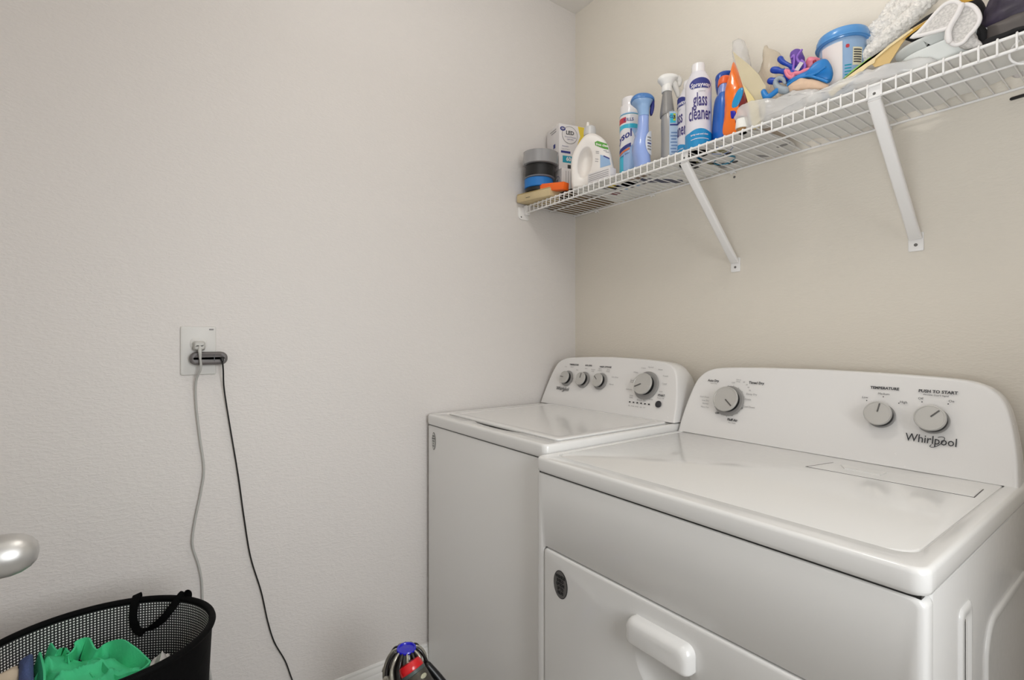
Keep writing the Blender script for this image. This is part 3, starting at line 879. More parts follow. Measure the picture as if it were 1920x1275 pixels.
# LED bulb cartons
M_carton = mat('white_carton', (226, 222, 222), 0.45)
M_yel = mat('yellow_print', (228, 200, 62), 0.5)
M_navy = mat('navy_print', (44, 52, 130), 0.5)
M_teal = mat('teal_print', (22, 150, 176), 0.5)
A_, B_, C_ = Vector((0.012, -0.166, 0)), Vector((0.111, -0.190, 0)), Vector((0.145, -0.066, 0))
lb = thing('bulb_box', ((0.08), -0.12, 1.768), 'tall white and yellow LED bulb box standing on a smaller carton', 'box')
z0 = 1.770; z1 = 1.944
obox('carton', A_ + Vector((0, 0, z0)), B_ - A_, C_ - B_, (0, 0, z1 - z0), M_carton, lb, b=0.0012)
e_ = (C_ - B_).normalized(); nrm_ = Vector((e_.y, -e_.x, 0))
FW = (C_ - B_).length
lf = lambda a, b: B_ + e_ * a + Vector((0, 0, z0 + b)) + nrm_ * 0.0006
lf2 = lambda a, b: lf(a, b) + nrm_ * 0.0004
def ringpatch(fn, cx, cy, rx, ry, wdt, m, par, a0=0, a1=360, n=40):
    v = []; f = []
    for k in range(n + 1):
        a = R(a0 + (a1 - a0) * k / n)
        v += [fn(cx + rx * math.cos(a), cy + ry * math.sin(a)), fn(cx + (rx - wdt) * math.cos(a), cy + (ry - wdt) * math.sin(a))]
    for k in range(n): f.append((2 * k, 2 * k + 1, 2 * k + 3, 2 * k + 2))
    return mk('printed_ring', v, f, m, par, smooth=False, fix=False)
decal('printed_panel', [(FW * 0.60, 0.100), (FW, 0.095), (FW, 0.172), (FW * 0.62, 0.172), (FW * 0.70, 0.135)], lf, M_yel, lb)
ringpatch(lf2, 0.045, 0.134, 0.033, 0.033, 0.0016, M_print_l, lb)
decal('printed_panel', ellipse(0.045, 0.134, 0.031, 0.031), lf, M_carton, lb)
decal('logo_badge', ellipse(0.0155, 0.155, 0.0115, 0.0080), lf2, M_navy, lb)
text('GV', 0.009, lambda a, b: lf2(0.0155 + a, 0.155 + b) + nrm_ * 0.0003, M_carton, lb, bold=0.0003)
text('LED', 0.0200, lambda a, b: lf2(0.046 + a, 0.142 + b), M_print, lb, bold=0.0006)
text('General Purpose', 0.0070, lambda a, b: lf2(0.047 + a, 0.1265 + b), M_navy, lb)
text('Light Bulb', 0.0070, lambda a, b: lf2(0.047 + a, 0.1180 + b), M_navy, lb)
text('Dimmable', 0.0065, lambda a, b: lf2(0.026 + a, 0.090 + b), M_navy, lb)
text('Lasts 10 years', 0.0060, lambda a, b: lf2(0.028 + a, 0.079 + b), M_print_l, lb)
decal('printed_bar', rect(0.028, 0.068, 0.040, 0.0085), lf, M_navy, lb)
decal('printed_bar', rect(0.040, 0.041, 0.050, 0.026), lf, M_teal, lb)
text('60', 0.021, lambda a, b: lf2(0.040 + a, 0.042 + b), M_carton, lb, bold=0.0007)
decal('printed_bar', rect(0.046, 0.012, 0.020, 0.018), lf, M_print, lb)
el_ = (B_ - A_).normalized(); nl_ = Vector((el_.y, -el_.x, 0))
sf_ = lambda a, b: A_ + el_ * a + Vector((0, 0, z0 + b)) + nl_ * 0.0006
decal('printed_bar', rect(0.065, 0.098, 0.016, 0.016), sf_, M_navy, lb)
decal('printed_bar', rect(0.055, 0.160, 0.050, 0.003), sf_, M_print_l, lb)
decal('printed_bar', rect(0.060, 0.151, 0.040, 0.003), sf_, M_print_l, lb)
sb = thing('bulb_box', (0.09, -0.14, DK), 'small white LED bulb box under the tall one', 'box')
A2, B2, C2 = Vector((0.040, -0.168, 0)), Vector((0.132, -0.196, 0)), Vector((0.166, -0.078, 0))
obox('carton', A2 + Vector((0, 0, DK + 0.002)), B2 - A2, C2 - B2, (0, 0, 0.1225), M_carton, sb, b=0.0012)
e2 = (B2 - A2).normalized(); n2 = Vector((e2.y, -e2.x, 0))
g2 = lambda a, b: A2 + e2 * a + Vector((0, 0, DK + b)) + n2 * 0.0007
ringpatch(g2, 0.060, 0.080, 0.022, 0.022, 0.0016, M_navy, sb)
text('LED', 0.014, lambda a, b: g2(0.060 + a, 0.083 + b), M_navy, sb, bold=0.0003)
decal('logo_badge', ellipse(0.078, 0.066, 0.008, 0.006), g2, M_navy, sb)
e3 = (C2 - B2).normalized(); n3 = Vector((e3.y, -e3.x, 0))
g3 = lambda a, b: B2 + e3 * a + Vector((0, 0, DK + b)) + n3 * 0.0007
for k in range(6): decal('printed_bar', rect(0.018 + k * 0.010, 0.080, 0.0016, 0.070), g3, M_print_l, sb)
box('black_base', 0.150, 0.215, -0.225, -0.200, DK, DK + 0.022, M_black, None, b=0.003)
tag(bpy.data.objects['black_base'], 'small black item wedged under the detergent jug edge', 'clip')
bpy.data.objects['black_base'].name = 'black_clip'

# detergent jug
M_jug = mat('white_hdpe', (238, 232, 226), 0.35)
jl = Vector((0.2305, -0.238, 0)); je = Vector((0.772, 0.636, 0)).normalized(); jn = Vector((je.y, -je.x, 0))
dj = thing('detergent_jug', (0.295, -0.18, DK), 'white detergent jug with a hollow handle and green label', 'detergent jug')
def jp(px, v): return ((px - 1073) / 90 * 0.165, 1.1269 + 1.72 * (637.6 - v) / 933)
jo = [jp(1077, 362), jp(1074, 345), jp(1072.8, 313), jp(1075.6, 291), jp(1086, 272), jp(1098, 257), jp(1108, 252.5), jp(1121, 254.6), jp(1137.7, 268), jp(1147, 288.5), jp(1153, 313), jp(1159, 345), jp(1158, 362)]
jo = [(a, max(b, DK + 0.001)) for a, b in jo]
jc = jp(1101, 309)
pts = resample(smooth_path(jo + [jo[0]], 6)[:-1], 96)
ctr = (sum(p[0] for p in pts) / 96, sum(p[1] for p in pts) / 96)
def sc(p, s): return (ctr[0] + (p[0] - ctr[0]) * s, max(DK + 0.0008, ctr[1] + (p[1] - ctr[1]) * s))
def J(u, z, d): return jl + je * u + Vector((0, 0, z)) + jn * d
jr = []
hd = 0.042
for s, d in ((0.80, -hd), (0.92, -hd * 0.93), (0.98, -hd * 0.6), (1.0, 0), (0.985, hd * 0.55), (0.95, hd * 0.85), (0.90, hd * 0.97), (0.84, hd)):
    jr.append([J(*sc(p, s), d) for p in pts])
an = [math.atan2(p[1] - jc[1], p[0] - jc[0]) for p in pts]
for s, d in ((1.0, hd), (0.93, hd - 0.002), (0.82, hd - 0.014), (0.62, hd - 0.030), (0.30, hd - 0.036), (0.04, hd - 0.037)):
    jr.append([J(jc[0] + 0.0265 * s * math.cos(a) + 0.006 * math.sin(a) * s, jc[1] + 0.056 * s * math.sin(a), d) for a in an])
loft('jug_body', jr, M_jug, dj, sharp=60)
cc = jp(1108, 250)
lathe('cap', [(0.0215, -0.004), (0.0215, 0.012), (0.0195, 0.024), (0.012, 0.030), (0.0005, 0.031)], J(cc[0], cc[1], 0), mat('translucent_cap', (206, 205, 204), 0.3), dj, n=32)
lathe('spout', [(0.006, 0.0), (0.0045, 0.018), (0.001, 0.020)], J(cc[0] - 0.006, cc[1] + 0.020, 0.012), M_jug, dj, n=14)
jf = lambda px, v, d=hd + 0.0009: J(*jp(px, v), d)
def jd(nm, pp, m, d=hd + 0.0009): return mk(nm, [jf(a, b, d) for a, b in pp], [tuple(range(len(pp)))], m, dj, smooth=False, fix=False)
M_green = mat('green_print', (84, 158, 52), 0.5)
M_lb = mat('pale_blue_print', (150, 180, 214), 0.5)
jd('printed_label', [(1119, 274), (1124, 272), (1141, 279), (1144, 290), (1137, 288), (1120, 280)], M_green)
jd('printed_label', [(1129, 298), (1137, 301), (1146, 307), (1148, 318), (1129, 322)], M_lb)
jd('printed_bar', [(1135, 299.5), (1146, 305.5), (1146, 308), (1135, 302)], M_navy, hd + 0.0014)
text('free clear', 0.011, lambda a, b: J(jp(1133, 281)[0] + a, jp(1133, 281)[1] + b - a * 0.28, hd + 0.0015), M_jug, dj, bold=0.0003)
for (px_, v_) in ((1124, 291), (1124, 294), (1138, 291), (1142, 294), (1123, 305), (1122.5, 309)):
    jd('printed_bar', [(px_ - 3, v_ - 0.5), (px_ + 3, v_ + 0.6), (px_ + 3, v_ + 1.6), (px_ - 3, v_ + 0.5)], M_print_l)
# small white carton before the jug
wc = thing('small_carton', (0.385, -0.232, DK), 'low white carton with grey stripes before the detergent jug', 'box')
obox('carton', (0.332, -0.2600, DK + 0.0005), (0.094, 0.006, 0), (-0.002, 0.030, 0), (0, 0, 0.0330), M_carton, wc, b=0.001)
for k, zz in enumerate((0.008, 0.014, 0.020, 0.027)):
    decal('printed_bar', rect(0.047, zz, 0.082, 0.0016), lambda a, b: Vector((0.332, -0.2606, DK)) + Vector((1, 0.064, 0)) * a + Vector((0, 0, b)), M_print_l, wc)

CAMV = Vector((1.5152, -1.4416, 0))
def th_of(cx, cy): return math.atan2(CAMV.y - cy, CAMV.x - cx)
# disinfectant spray can
M_whc = mat('white_gloss_tin', (234, 231, 232), 0.22, coat=0.3)
M_cy = mat('cyan_print', (60, 186, 214), 0.3)
M_pb = mat('powder_blue_print', (158, 188, 226), 0.3)
M_red = mat('red_print', (196, 60, 70), 0.4)
cx, cy = 0.4170, -0.150
lc = thing('spray_can', (cx, cy, DK), 'pale blue disinfectant spray can with a white cap behind the blue trigger bottle', 'spray can')
r_ = 0.0325
lathe('can_body', [(0.028, 0), (r_, 0.002), (r_, 0.222), (0.030, 0.228), (0.026, 0.230)], (cx, cy, DK), M_pb, lc, n=48)
lathe('cap', [(0.0315, 0.222), (0.0318, 0.250), (0.0312, 0.252), (0.0260, 0.253), (0.0262, 0.278), (0.024, 0.281), (0.001, 0.281)], (cx, cy, DK), M_whc, lc, n=48)
th = th_of(cx, cy)
fn = lambda z, dt=0.0, dr=0.0005: cyl_fn(cx, cy, r_ + dr, DK + z, th + dt)
patch('label', -0.09, 0.09, 0, 0.034, fn(0.187), M_whc, lc, 40)
patch('label', -0.09, 0.09, 0, 0.014, fn(0.173), M_cy, lc, 40)
patch('label', -0.050, -0.022, 0, 0.080, fn(0.006), M_cy, lc, 16)
patch('printed_panel', -0.050, -0.012, 0, 0.018, fn(0.192, 0, 0.0009), M_red, lc, 12)
text('KILLS', 0.014, lambda a, b: fn(0.2, -0.1, 0.001)(a, b), M_navy, lc, bold=0.0003)
patch('printed_bar', -0.09, 0.09, 0, 0.0022, fn(0.2185, 0, 0.0009), M_teal, lc, 40)
disc('logo_oval', -0.016, 0.0, 0.032, 0.034, fn(0.140, 0, 0.0009), M_whc, lc)
text('Lysol', 0.034, lambda a, b: fn(0.146, -0.72, 0.0013)(a, b + a * 0.35), M_navy, lc, bold=0.0010, sx=0.9)
patch('printed_swoosh', -0.046, 0.004, -0.006, 0.006, lambda a, b: fn(0.117, 0, 0.0013)(a, b + a * 0.35), M_navy, lc, 16)
patch('printed_swoosh', -0.044, 0.000, -0.003, 0.003, lambda a, b: fn(0.106, 0, 0.0013)(a, b + a * 0.35), mat('orange_print', (226, 120, 70), 0.4), lc, 16)
text('crisp linen', 0.009, lambda a, b: fn(0.088, -0.55, 0.0012)(a, b + a * 0.3), M_navy, lc)
# blue trigger bottle (fabric freshener)
cx, cy = 0.5080, -0.200
fb = thing('trigger_bottle', (cx, cy, DK), 'periwinkle blue trigger bottle with a domed head beside the pale can', 'spray bottle')
M_peri = mat('periwinkle_plastic', (150, 174, 232), 0.22, coat=0.3)
M_peri_d = mat('blue_head_plastic', (74, 126, 190), 0.28)
def ubody(name, secs, m, par, ez, n=28, sub=5, power=2.6):
    """secs = (offset along e, z, half width along e, half depth)"""
    q = smooth_path(secs, sub); rings = []
    e = Vector(ez[0]); c0 = Vector(ez[1]); nn_ = Vector((e.y, -e.x, 0))
    for o_, z_, a_, b_ in q:
        ring = []
        for k in range(n):
            t = 2 * PI * k / n
            cs_, sn_ = math.cos(t), math.sin(t)
            ring.append(c0 + e * (o_ + a_ * math.copysign(abs(cs_) ** (2 / power), cs_)) + nn_ * (b_ * math.copysign(abs(sn_) ** (2 / power), sn_)) + Vector((0, 0, z_)))
        rings.append(ring)
    return loft(name, rings, m, par, sharp=60)
er = Vector((0.5921, 0.8058, 0))
c0 = Vector((cx, cy, 0))
ubody('bottle_body', [(0.000, DK + 0.0005, 0.0200, 0.034), (0.002, DK + 0.004, 0.0215, 0.037), (0.001, 1.675, 0.0225, 0.038), (-0.003, 1.705, 0.0245, 0.037), (-0.004, 1.730, 0.0240, 0.034), (-0.001, 1.760, 0.0205, 0.028), (0.003, 1.790, 0.0165, 0.022), (0.0045, 1.815, 0.0160, 0.018), (0.005, 1.822, 0.0150, 0.016)], M_peri, fb, (er, c0))
ubody('neck', [(0.005, 1.820, 0.0160, 0.018), (0.005, 1.835, 0.0165, 0.0185), (0.004, 1.850, 0.0200, 0.022), (0.001, 1.862, 0.0290, 0.028), (0.0, 1.870, 0.0345, 0.031)], mat('pale_blue_neck', (150, 184, 226), 0.25), fb, (er, c0), sub=4)
ubody('head', [(0.002, 1.866, 0.0350, 0.030), (0.001, 1.872, 0.0355, 0.031), (0.0, 1.880, 0.0300, 0.028), (0.0, 1.886, 0.0190, 0.020), (0.0, 1.888, 0.003, 0.004)], M_peri_d, fb, (er, c0), sub=4)
ubody('trigger', [(0.0290, 1.826, 0.0030, 0.006), (0.0300, 1.836, 0.0055, 0.009), (0.0320, 1.850, 0.0060, 0.009), (0.0330, 1.872, 0.0050, 0.010)], M_navy, fb, (er, c0), sub=4)
# oval white side label with blue lines
vw = Vector((er.y, -er.x, 0))
fl = lambda a, b: c0 + er * a + vw * (0.0385 - 14 * max(0, a - 0.0) ** 2 * 1.6) + Vector((0, 0, b))
disc('label', 0.0225, 1.727, 0.022, 0.037, fl, mat('label_white', (224, 228, 236), 0.4), fb, keep=lambda a, b: (min(a, 0.0215), b))
for k in range(5):
    patch('printed_bar', 0.007, 0.020, 1.705 + k * 0.009, 1.709 + k * 0.009, lambda a, b: fl(a, b) + vw * 0.0006, M_navy if k == 2 else M_print_l, fb, 4, 1)
# grey spray bottle
cx, cy = 0.5810, -0.160
gb = thing('trigger_bottle', (cx, cy, DK), 'grey trigger bottle with a white spray head and light blue label', 'spray bottle')
M_gb = mat('grey_bottle_plastic', (166, 164, 162), 0.3, coat=0.2)
M_gb_d = mat('grey_sleeve', (142, 140, 138), 0.35)
c0 = Vector((cx, cy, 0))
ubody('bottle_body', [(0.0025, DK + 0.0005, 0.0240, 0.032), (0.0025, DK + 0.004, 0.0265, 0.034), (0.0030, 1.690, 0.0268, 0.034), (0.0030, 1.730, 0.0265, 0.033), (0.0015, 1.765, 0.0255, 0.031), (-0.0020, 1.790, 0.0225, 0.028), (-0.0055, 1.812, 0.0185, 0.024), (-0.008, 1.830, 0.0165, 0.020)], M_gb, gb, (er, c0))
ubody('neck_sleeve', [(-0.0075, 1.806, 0.0200, 0.0245), (-0.0085, 1.818, 0.0195, 0.0235), (-0.0085, 1.850, 0.0160, 0.018), (-0.0085, 1.874, 0.0130, 0.014), (-0.0085, 1.880, 0.0125, 0.013)], M_gb_d, gb, (er, c0), sub=4)
M_spray = mat('white_sprayer_plastic', (236, 235, 232), 0.3)
ubody('collar', [(-0.009, 1.878, 0.0150, 0.0155), (-0.009, 1.884, 0.0158, 0.0163), (-0.009, 1.897, 0.0145, 0.015), (-0.009, 1.900, 0.013, 0.0135)], M_spray, gb, (er, c0), sub=3, power=2)
ubody('spray_head', [(-0.008, 1.896, 0.0140, 0.013), (-0.009, 1.904, 0.0185, 0.015), (-0.009, 1.914, 0.0265, 0.018), (-0.006, 1.920, 0.0300, 0.019), (-0.004, 1.926, 0.0270, 0.018), (-0.004, 1.930, 0.0180, 0.014), (-0.004, 1.931, 0.004, 0.004)], M_spray, gb, (er, c0), sub=4)
M_trig = mat('translucent_white_trigger', (236, 234, 230), 0.3, alpha=0.8)
tr_ = [c0 + er * a + Vector((0, 0, b)) for a, b in ((0.008, 1.914), (0.014, 1.904), (0.018, 1.893), (0.023, 1.880), (0.026, 1.868))]
tube('trigger', tr_, [0.009, 0.0095, 0.0085, 0.0075, 0.006], M_trig, gb, n=12, sub=4, round_ends=True)
tr_ = [c0 + er * a + Vector((0, 0, b)) for a, b in ((0.012, 1.922), (0.024, 1.921), (0.030, 1.912), (0.029, 1.902))]
tube('nozzle', tr_, [0.010, 0.0095, 0.0085, 0.006], M_trig, gb, n=12, sub=3, round_ends=True)
gl = lambda a, b: c0 + er * a + vw * (0.0350 - 6.0 * (a - 0.003) ** 2) + Vector((0, 0, b))
def inl(a, b): return b < 1.812 - max(0, a + 0.004) * 0.9
patch('label', -0.0120, 0.0225, 1.664, 1.806, gl, mat('ice_blue_label', (182, 202, 226), 0.4), gb, 18, 40, keep=inl)
patch('printed_panel', -0.0100, 0.0060, 1.772, 1.800, lambda a, b: gl(a, b) + vw * 0.0006, M_cy, gb, 8, 8, keep=inl)
patch('printed_panel', -0.0010, 0.0060, 1.778, 1.799, lambda a, b: gl(a, b) + vw * 0.0009, mat('lime_print', (206, 216, 60), 0.5), gb, 6, 8, keep=inl)
patch('printed_panel', 0.0120, 0.0225, 1.764, 1.784, lambda a, b: gl(a, b) + vw * 0.0006, mat('lime_print', (206, 216, 60), 0.5), gb, 6, 8)
text('3', 0.016, lambda a, b: gl(0.002 + a, 1.788 + b) + vw * 0.0012, M_print, gb, bold=0.0004)
text('CLR', 0.012, lambda a, b: gl(-0.0035 + a * 0.8, 1.790 + b) + vw * 0.0010, M_navy, gb, bold=0.0003)
patch('printed_bar', -0.0105, 0.018, 1.764, 1.768, lambda a, b: gl(a, b) + vw * 0.0008, M_navy, gb, 8, 1)
for k in range(8):
    patch('printed_bar', -0.0090 + (k % 2) * 0.002, 0.0140 - (k % 3) * 0.003, 1.674 + k * 0.0095, 1.678 + k * 0.0095, lambda a, b: gl(a, b) + vw * 0.0006, mat('steel_blue_print', (110, 140, 184), 0.5), gb, 8, 1)
# glass cleaner cans
M_gcb = mat('bright_blue_tin', (20, 138, 196), 0.25, coat=0.3)
M_gct = mat('white_tin', (222, 219, 226), 0.22, coat=0.3)
M_navy2 = mat('purple_navy_print', (62, 52, 118), 0.5)
def glass_can(cx, cy, rot, label, hz, name='aerosol_can'):
    t = thing(name, (cx, cy, DK), label, 'spray can')
    r_ = 0.0345
    lathe('can_body', [(0.030, 0), (r_, 0.002), (r_, 0.188), (0.0335, 0.194), (0.029, 0.206), (0.0215, 0.2185), (0.0215, 0.2205)], (cx, cy, DK), M_gct, t, n=56)
    lathe('cap', [(0.0178, 0.214), (0.0180, 0.240), (0.0168, 0.2455), (0.013, 0.248), (0.0005, 0.2485)], (cx, cy, DK), M_whc, t, n=36)
    th = th_of(cx, cy) + rot
    f = lambda z, dr=0.0005: cyl_fn(cx, cy, r_ + dr, DK + z, th)
    # blue foot with an arched top edge
    patch('label', -0.1, 0.1, 0, 0.048, lambda a, b: f(0.001)(a, b * (1.0 + 0.16 * math.cos(min(1, abs(a) / 0.03) * PI / 2))), M_gcb, t, 48, 3)
    g = lambda a, b: f(0.180, 0.0008)(a, b)
    disc('logo_oval', 0.003, 0.0, 0.0315, 0.0165, lambda a, b: f(0.176, 0.0008)(a, b + 0.002), M_navy, t, 48, 6, keep=lambda a, b: (a, max(b, -0.0115)))
    text('Sprayway', 0.0165, lambda a, b: f(0.175, 0.0012)(a + 0.003, b), M_gct, t, bold=0.0004, sx=0.86)
    text('glass', 0.052, lambda a, b: f(0.134, 0.0008)(a + 0.002, b), M_navy2, t, bold=0.0009, sx=0.40)
    text('cleaner', 0.052, lambda a, b: f(0.097, 0.0008)(a + 0.001, b), M_navy2, t, bold=0.0009, sx=0.42)
    text('industrial', 0.005, lambda a, b: f(0.1575, 0.0008)(a + 0.006, b), M_print_l, t)
    text('spray out and clean', 0.0062, lambda a, b: f(0.0410, 0.0012)(a, b), M_gct, t, bold=0.0002)
    patch('printed_bar', -0.024, 0.026, 0, 0.0016, lambda a, b: f(0.026, 0.001)(a, b + 0.003 * math.cos(a / 0.02)), M_gct, t, 20, 1)
    return t
glass_can(0.7080, -0.2060, R(6), 'front white and blue glass cleaner spray can', 0)
glass_can(0.6410, -0.1470, R(-68), 'second glass cleaner can half hidden behind the front one', 0)
# blue trigger bottle behind
cx, cy = 0.7260, -0.105
bb2 = thing('trigger_bottle', (cx, cy, DK), 'dark blue trigger bottle behind the orange-capped bottle', 'spray bottle')
M_db = mat('deep_blue_plastic', (24, 74, 168), 0.28, coat=0.2)
c0 = Vector((cx, cy, 0))
ubody('bottle_body', [(0, DK + 0.0005, 0.024, 0.032), (0, DK + 0.004, 0.026, 0.034), (0, 1.740, 0.026, 0.034), (0, 1.785, 0.022, 0.028), (0, 1.820, 0.013, 0.015), (0, 1.835, 0.012, 0.013)], mat('teal_bottle', (30, 120, 150), 0.3), bb2, (er, c0))
patch('label', -0.026, 0.0, 1.760, 1.800, lambda a, b: c0 + er * a + vw * 0.035 + Vector((0, 0, b)), M_yel, bb2, 6, 4)
ubody('spray_head', [(-0.004, 1.815, 0.0100, 0.013), (-0.013, 1.845, 0.0090, 0.014), (-0.014, 1.868, 0.0100, 0.015), (-0.004, 1.884, 0.0200, 0.016), (0.004, 1.892, 0.0190, 0.015), (0.006, 1.896, 0.009, 0.008)], M_db, bb2, (er, c0), sub=4)
# blue and orange bottle
cx, cy = 0.7640, -0.175
ob = thing('flat_bottle', (cx, cy, DK), 'slim blue bottle with an orange cap beside the orange pouch', 'bottle')
c0 = Vector((cx, cy, 0))
M_mb = mat('mid_blue_plastic', (30, 98, 190), 0.25, coat=0.3)
ubody('bottle_body', [(-0.003, DK + 0.0005, 0.0215, 0.028), (-0.003, DK + 0.004, 0.0230, 0.030), (-0.003, 1.700, 0.0225, 0.030), (-0.002, 1.760, 0.0195, 0.029), (-0.001, 1.785, 0.0175, 0.025), (0.000, 1.795, 0.0150, 0.020)], M_mb, ob, (er, c0), power=3.5)
ubody('neck', [(0.000, 1.792, 0.0140, 0.017), (0.001, 1.805, 0.0135, 0.016), (0.002, 1.822, 0.0125, 0.015)], mat('lilac_translucent', (138, 156, 216), 0.2), ob, (er, c0), sub=3)
ubody('cap', [(0.002, 1.820, 0.0145, 0.0165), (0.002, 1.824, 0.0150, 0.017), (0.003, 1.838, 0.0140, 0.016), (0.003, 1.842, 0.0110, 0.013)], mat('orange_cap', (238, 104, 48), 0.35), ob, (er, c0), sub=3)
lb3 = lambda a, b: c0 + er * a + vw * (0.0308 - 8 * max(0, a - 0.006) ** 2) + Vector((0, 0, b))
patch('label', 0.004, 0.0165, 1.650, 1.772, lb3, mat('peach_label', (226, 150, 110), 0.5), ob, 6, 12)
for k in range(7):
    decal('printed_dot', ellipse(0.0085 + (k % 3) * 0.002, 1.765 - k * 0.014, 0.0025, 0.0035, 10), lambda a, b: lb3(a, b) + vw * 0.0006, M_navy if k % 2 else M_print, ob)

# orange pouch
op = thing('snack_pouch', (0.825, -0.205, DK), 'glossy orange pouch with a blue swoosh and pointed top', 'pouch')
M_op = mat('glossy_orange_film', (246, 118, 20), 0.22, coat=0.5)
pl = [(0.8030,1.8610),(0.8160,1.8260),(0.8280,1.7840),(0.8350,1.7490),(0.8390,1.7100),(0.8340,1.6470),(0.7740,1.6580),(0.7760,1.6970),(0.7790,1.7320),(0.7810,1.7700),(0.7810,1.7970),(0.7900,1.8210)]
pl = [(a, max(b, DK + 0.002)) for a, b in pl]
pillow('pouch_body', pl, -0.188, 0.045, M_op, op, n=60, crumple=0.0012, cs=60, flat=0.42)
def pdec(name, q, y, m, par):
    return plate(name, q, y, 0.0012, m, par, lean=0.0)
def on(y, m, q, nm='printed_panel', par=None): return pillow(nm, q, y, 0.006, m, par, n=32, rings_n=5)
on(-0.2095, mat('sky_blue_print', (24, 148, 206), 0.25, coat=0.4), [(0.8370,1.7750),(0.8400,1.7660),(0.8340,1.7470),(0.8240,1.7320),(0.8090,1.7320),(0.8090,1.7470),(0.8180,1.7640),(0.8270,1.7750)], par=op)
on(-0.2085, mat('dark_red_print', (120, 30, 24), 0.4), [(0.8430,1.7640),(0.8490,1.7380),(0.8400,1.7290),(0.8260,1.7260),(0.8330,1.7460)], par=op)
on(-0.2100, mat('royal_blue_print', (30, 30, 170), 0.3), [(0.8050,1.7260),(0.8180,1.7210),(0.8180,1.7050),(0.8070,1.7060)], par=op)
on(-0.2092, mat('dark_red_print', (120, 30, 24), 0.4), [(0.8180,1.7040),(0.8370,1.7040),(0.8510,1.6850),(0.8420,1.6770),(0.8190,1.6880)], par=op)

# manila envelopes
M_man = mat('manila_paper', (204, 192, 162), 0.7, var=0.04, bscale=20)
M_man2 = mat('yellowed_manila', (222, 204, 146), 0.7, var=0.04, bscale=20)
ev = thing('envelope', (0.84, -0.16, DK), 'pale manila envelope standing open with its pointed corner up', 'envelope')
q = [(0.8140,1.8760),(0.8320,1.8530),(0.8560,1.8240),(0.8810,1.7880),(0.8990,1.7510),(0.9000,1.7090),(0.8950,1.6670),(0.8740,1.6420),(0.8660,1.6780),(0.8560,1.7260),(0.8420,1.7740),(0.8250,1.8330)]
plate('envelope_panel', q, -0.222, 0.0015, M_man, ev, lean=0.03, skew=0.05)
q = [(0.8500,1.7700),(0.8580,1.7580),(0.8740,1.7320),(0.8900,1.7030),(0.8960,1.6570),(0.8930,1.6160),(0.8800,1.6170),(0.8760,1.6570),(0.8650,1.7160)]
plate('envelope_flap', q, -0.238, 0.0015, M_man2, ev, lean=0.05, skew=0.04)
pw = [(0.8450,1.7620),(0.8700,1.7420),(0.8920,1.7220),(0.8900,1.6920),(0.8600,1.6830)]
S_(plate('lined_paper', pw, -0.185, 0.001, mat('lined_paper', (216, 212, 214), 0.7), None, skew=0.02), 'white lined paper sheet beside the manila envelope', 'paper')

# clear plastic bags behind
M_clr = mat('clear_film', (226, 224, 222), 0.18, alpha=0.36, bump=0.3, bscale=45)
M_clr2 = mat('clear_film_beige', (220, 206, 184), 0.22, alpha=0.55, bump=0.4, bscale=50)
q = [(0.7510,1.9730),(0.7640,1.9740),(0.7800,1.9620),(0.7900,1.9330),(0.7930,1.9050),(0.8010,1.8720),(0.8040,1.8120),(0.7730,1.8100),(0.7630,1.8590),(0.7550,1.9080),(0.7480,1.9440)]
S_(pillow('plastic_bag', q, -0.10, 0.04, M_clr, None, crumple=0.004, cs=45, seed=3), 'clear plastic bag top rising behind the manila envelope', 'plastic bag')
q = [(0.8370,1.9290),(0.8450,1.9140),(0.8570,1.9050),(0.8710,1.8900),(0.8790,1.8670),(0.8870,1.8240),(0.8900,1.7670),(0.8900,1.6520),(0.8310,1.6710),(0.8280,1.7770),(0.8150,1.8260),(0.8180,1.8540),(0.8300,1.8800),(0.8320,1.9080)]
S_(pillow('plastic_bag', q, -0.09, 0.05, M_clr2, None, crumple=0.006, cs=45, seed=9), 'beige translucent bag behind the rubber gloves', 'plastic bag')
# small white bottle cap lying at the front, black cable next to it
wb = thing('small_bottle', (0.86, -0.235, DK), 'small white-capped bottle lying behind the shelf lip', 'bottle')
lathe('cap', [(0.0135, 0.0), (0.0150, 0.001), (0.0130, 0.022), (0.0105, 0.024), (0.0005, 0.0245)], (0.852, -0.240, DK + 0.012), mat('white_cap', (240, 238, 232), 0.4), wb, n=28, axis=(0.05, -0.1, 1))
lathe('bottle_body', [(0.0120, 0.0), (0.0125, 0.002), (0.0125, 0.0115)], (0.852, -0.240, DK), mat('amber_plastic', (150, 110, 60), 0.3), wb, n=28)
q = [(a, -0.225, b) for a, b in [(0.8410,1.6950),(0.8520,1.6860),(0.8590,1.6700),(0.8670,1.6620),(0.8560,1.6550)]]
S_(tube('cable_tie', q, 0.0016, M_black, None, sub=4, n=6), 'thin black cable loop behind the white cap', 'cable')

# long crumpled clear bag along the front
M_bag = mat('cloudy_plastic_film', (240, 239, 238), 0.14, alpha=0.50, bump=0.45, bscale=45, bdist=0.004)
q = [(0.8270,1.6950),(0.8370,1.7160),(0.8540,1.7200),(0.9100,1.7070),(0.9470,1.7010),(0.9830,1.7000),(1.0170,1.6890),(1.0500,1.6680),(1.0710,1.6730),(1.0910,1.6730),(1.1150,1.6830),(1.1480,1.6820),(1.1830,1.6770),(1.2210,1.6710),(1.2210,1.5860),(1.0910,1.5930),(0.9830,1.6020),(0.8540,1.6010),(0.8440,1.6510)]
q = [(a, max(b, DK + 0.002)) for a, b in q]
S_(pillow('plastic_bag', q, -0.229, 0.062, M_bag, None, n=160, crumple=0.0052, cs=40, seed=5, rings_n=22, round_=True), 'long crumpled cloudy plastic bag along the shelf lip', 'plastic bag')

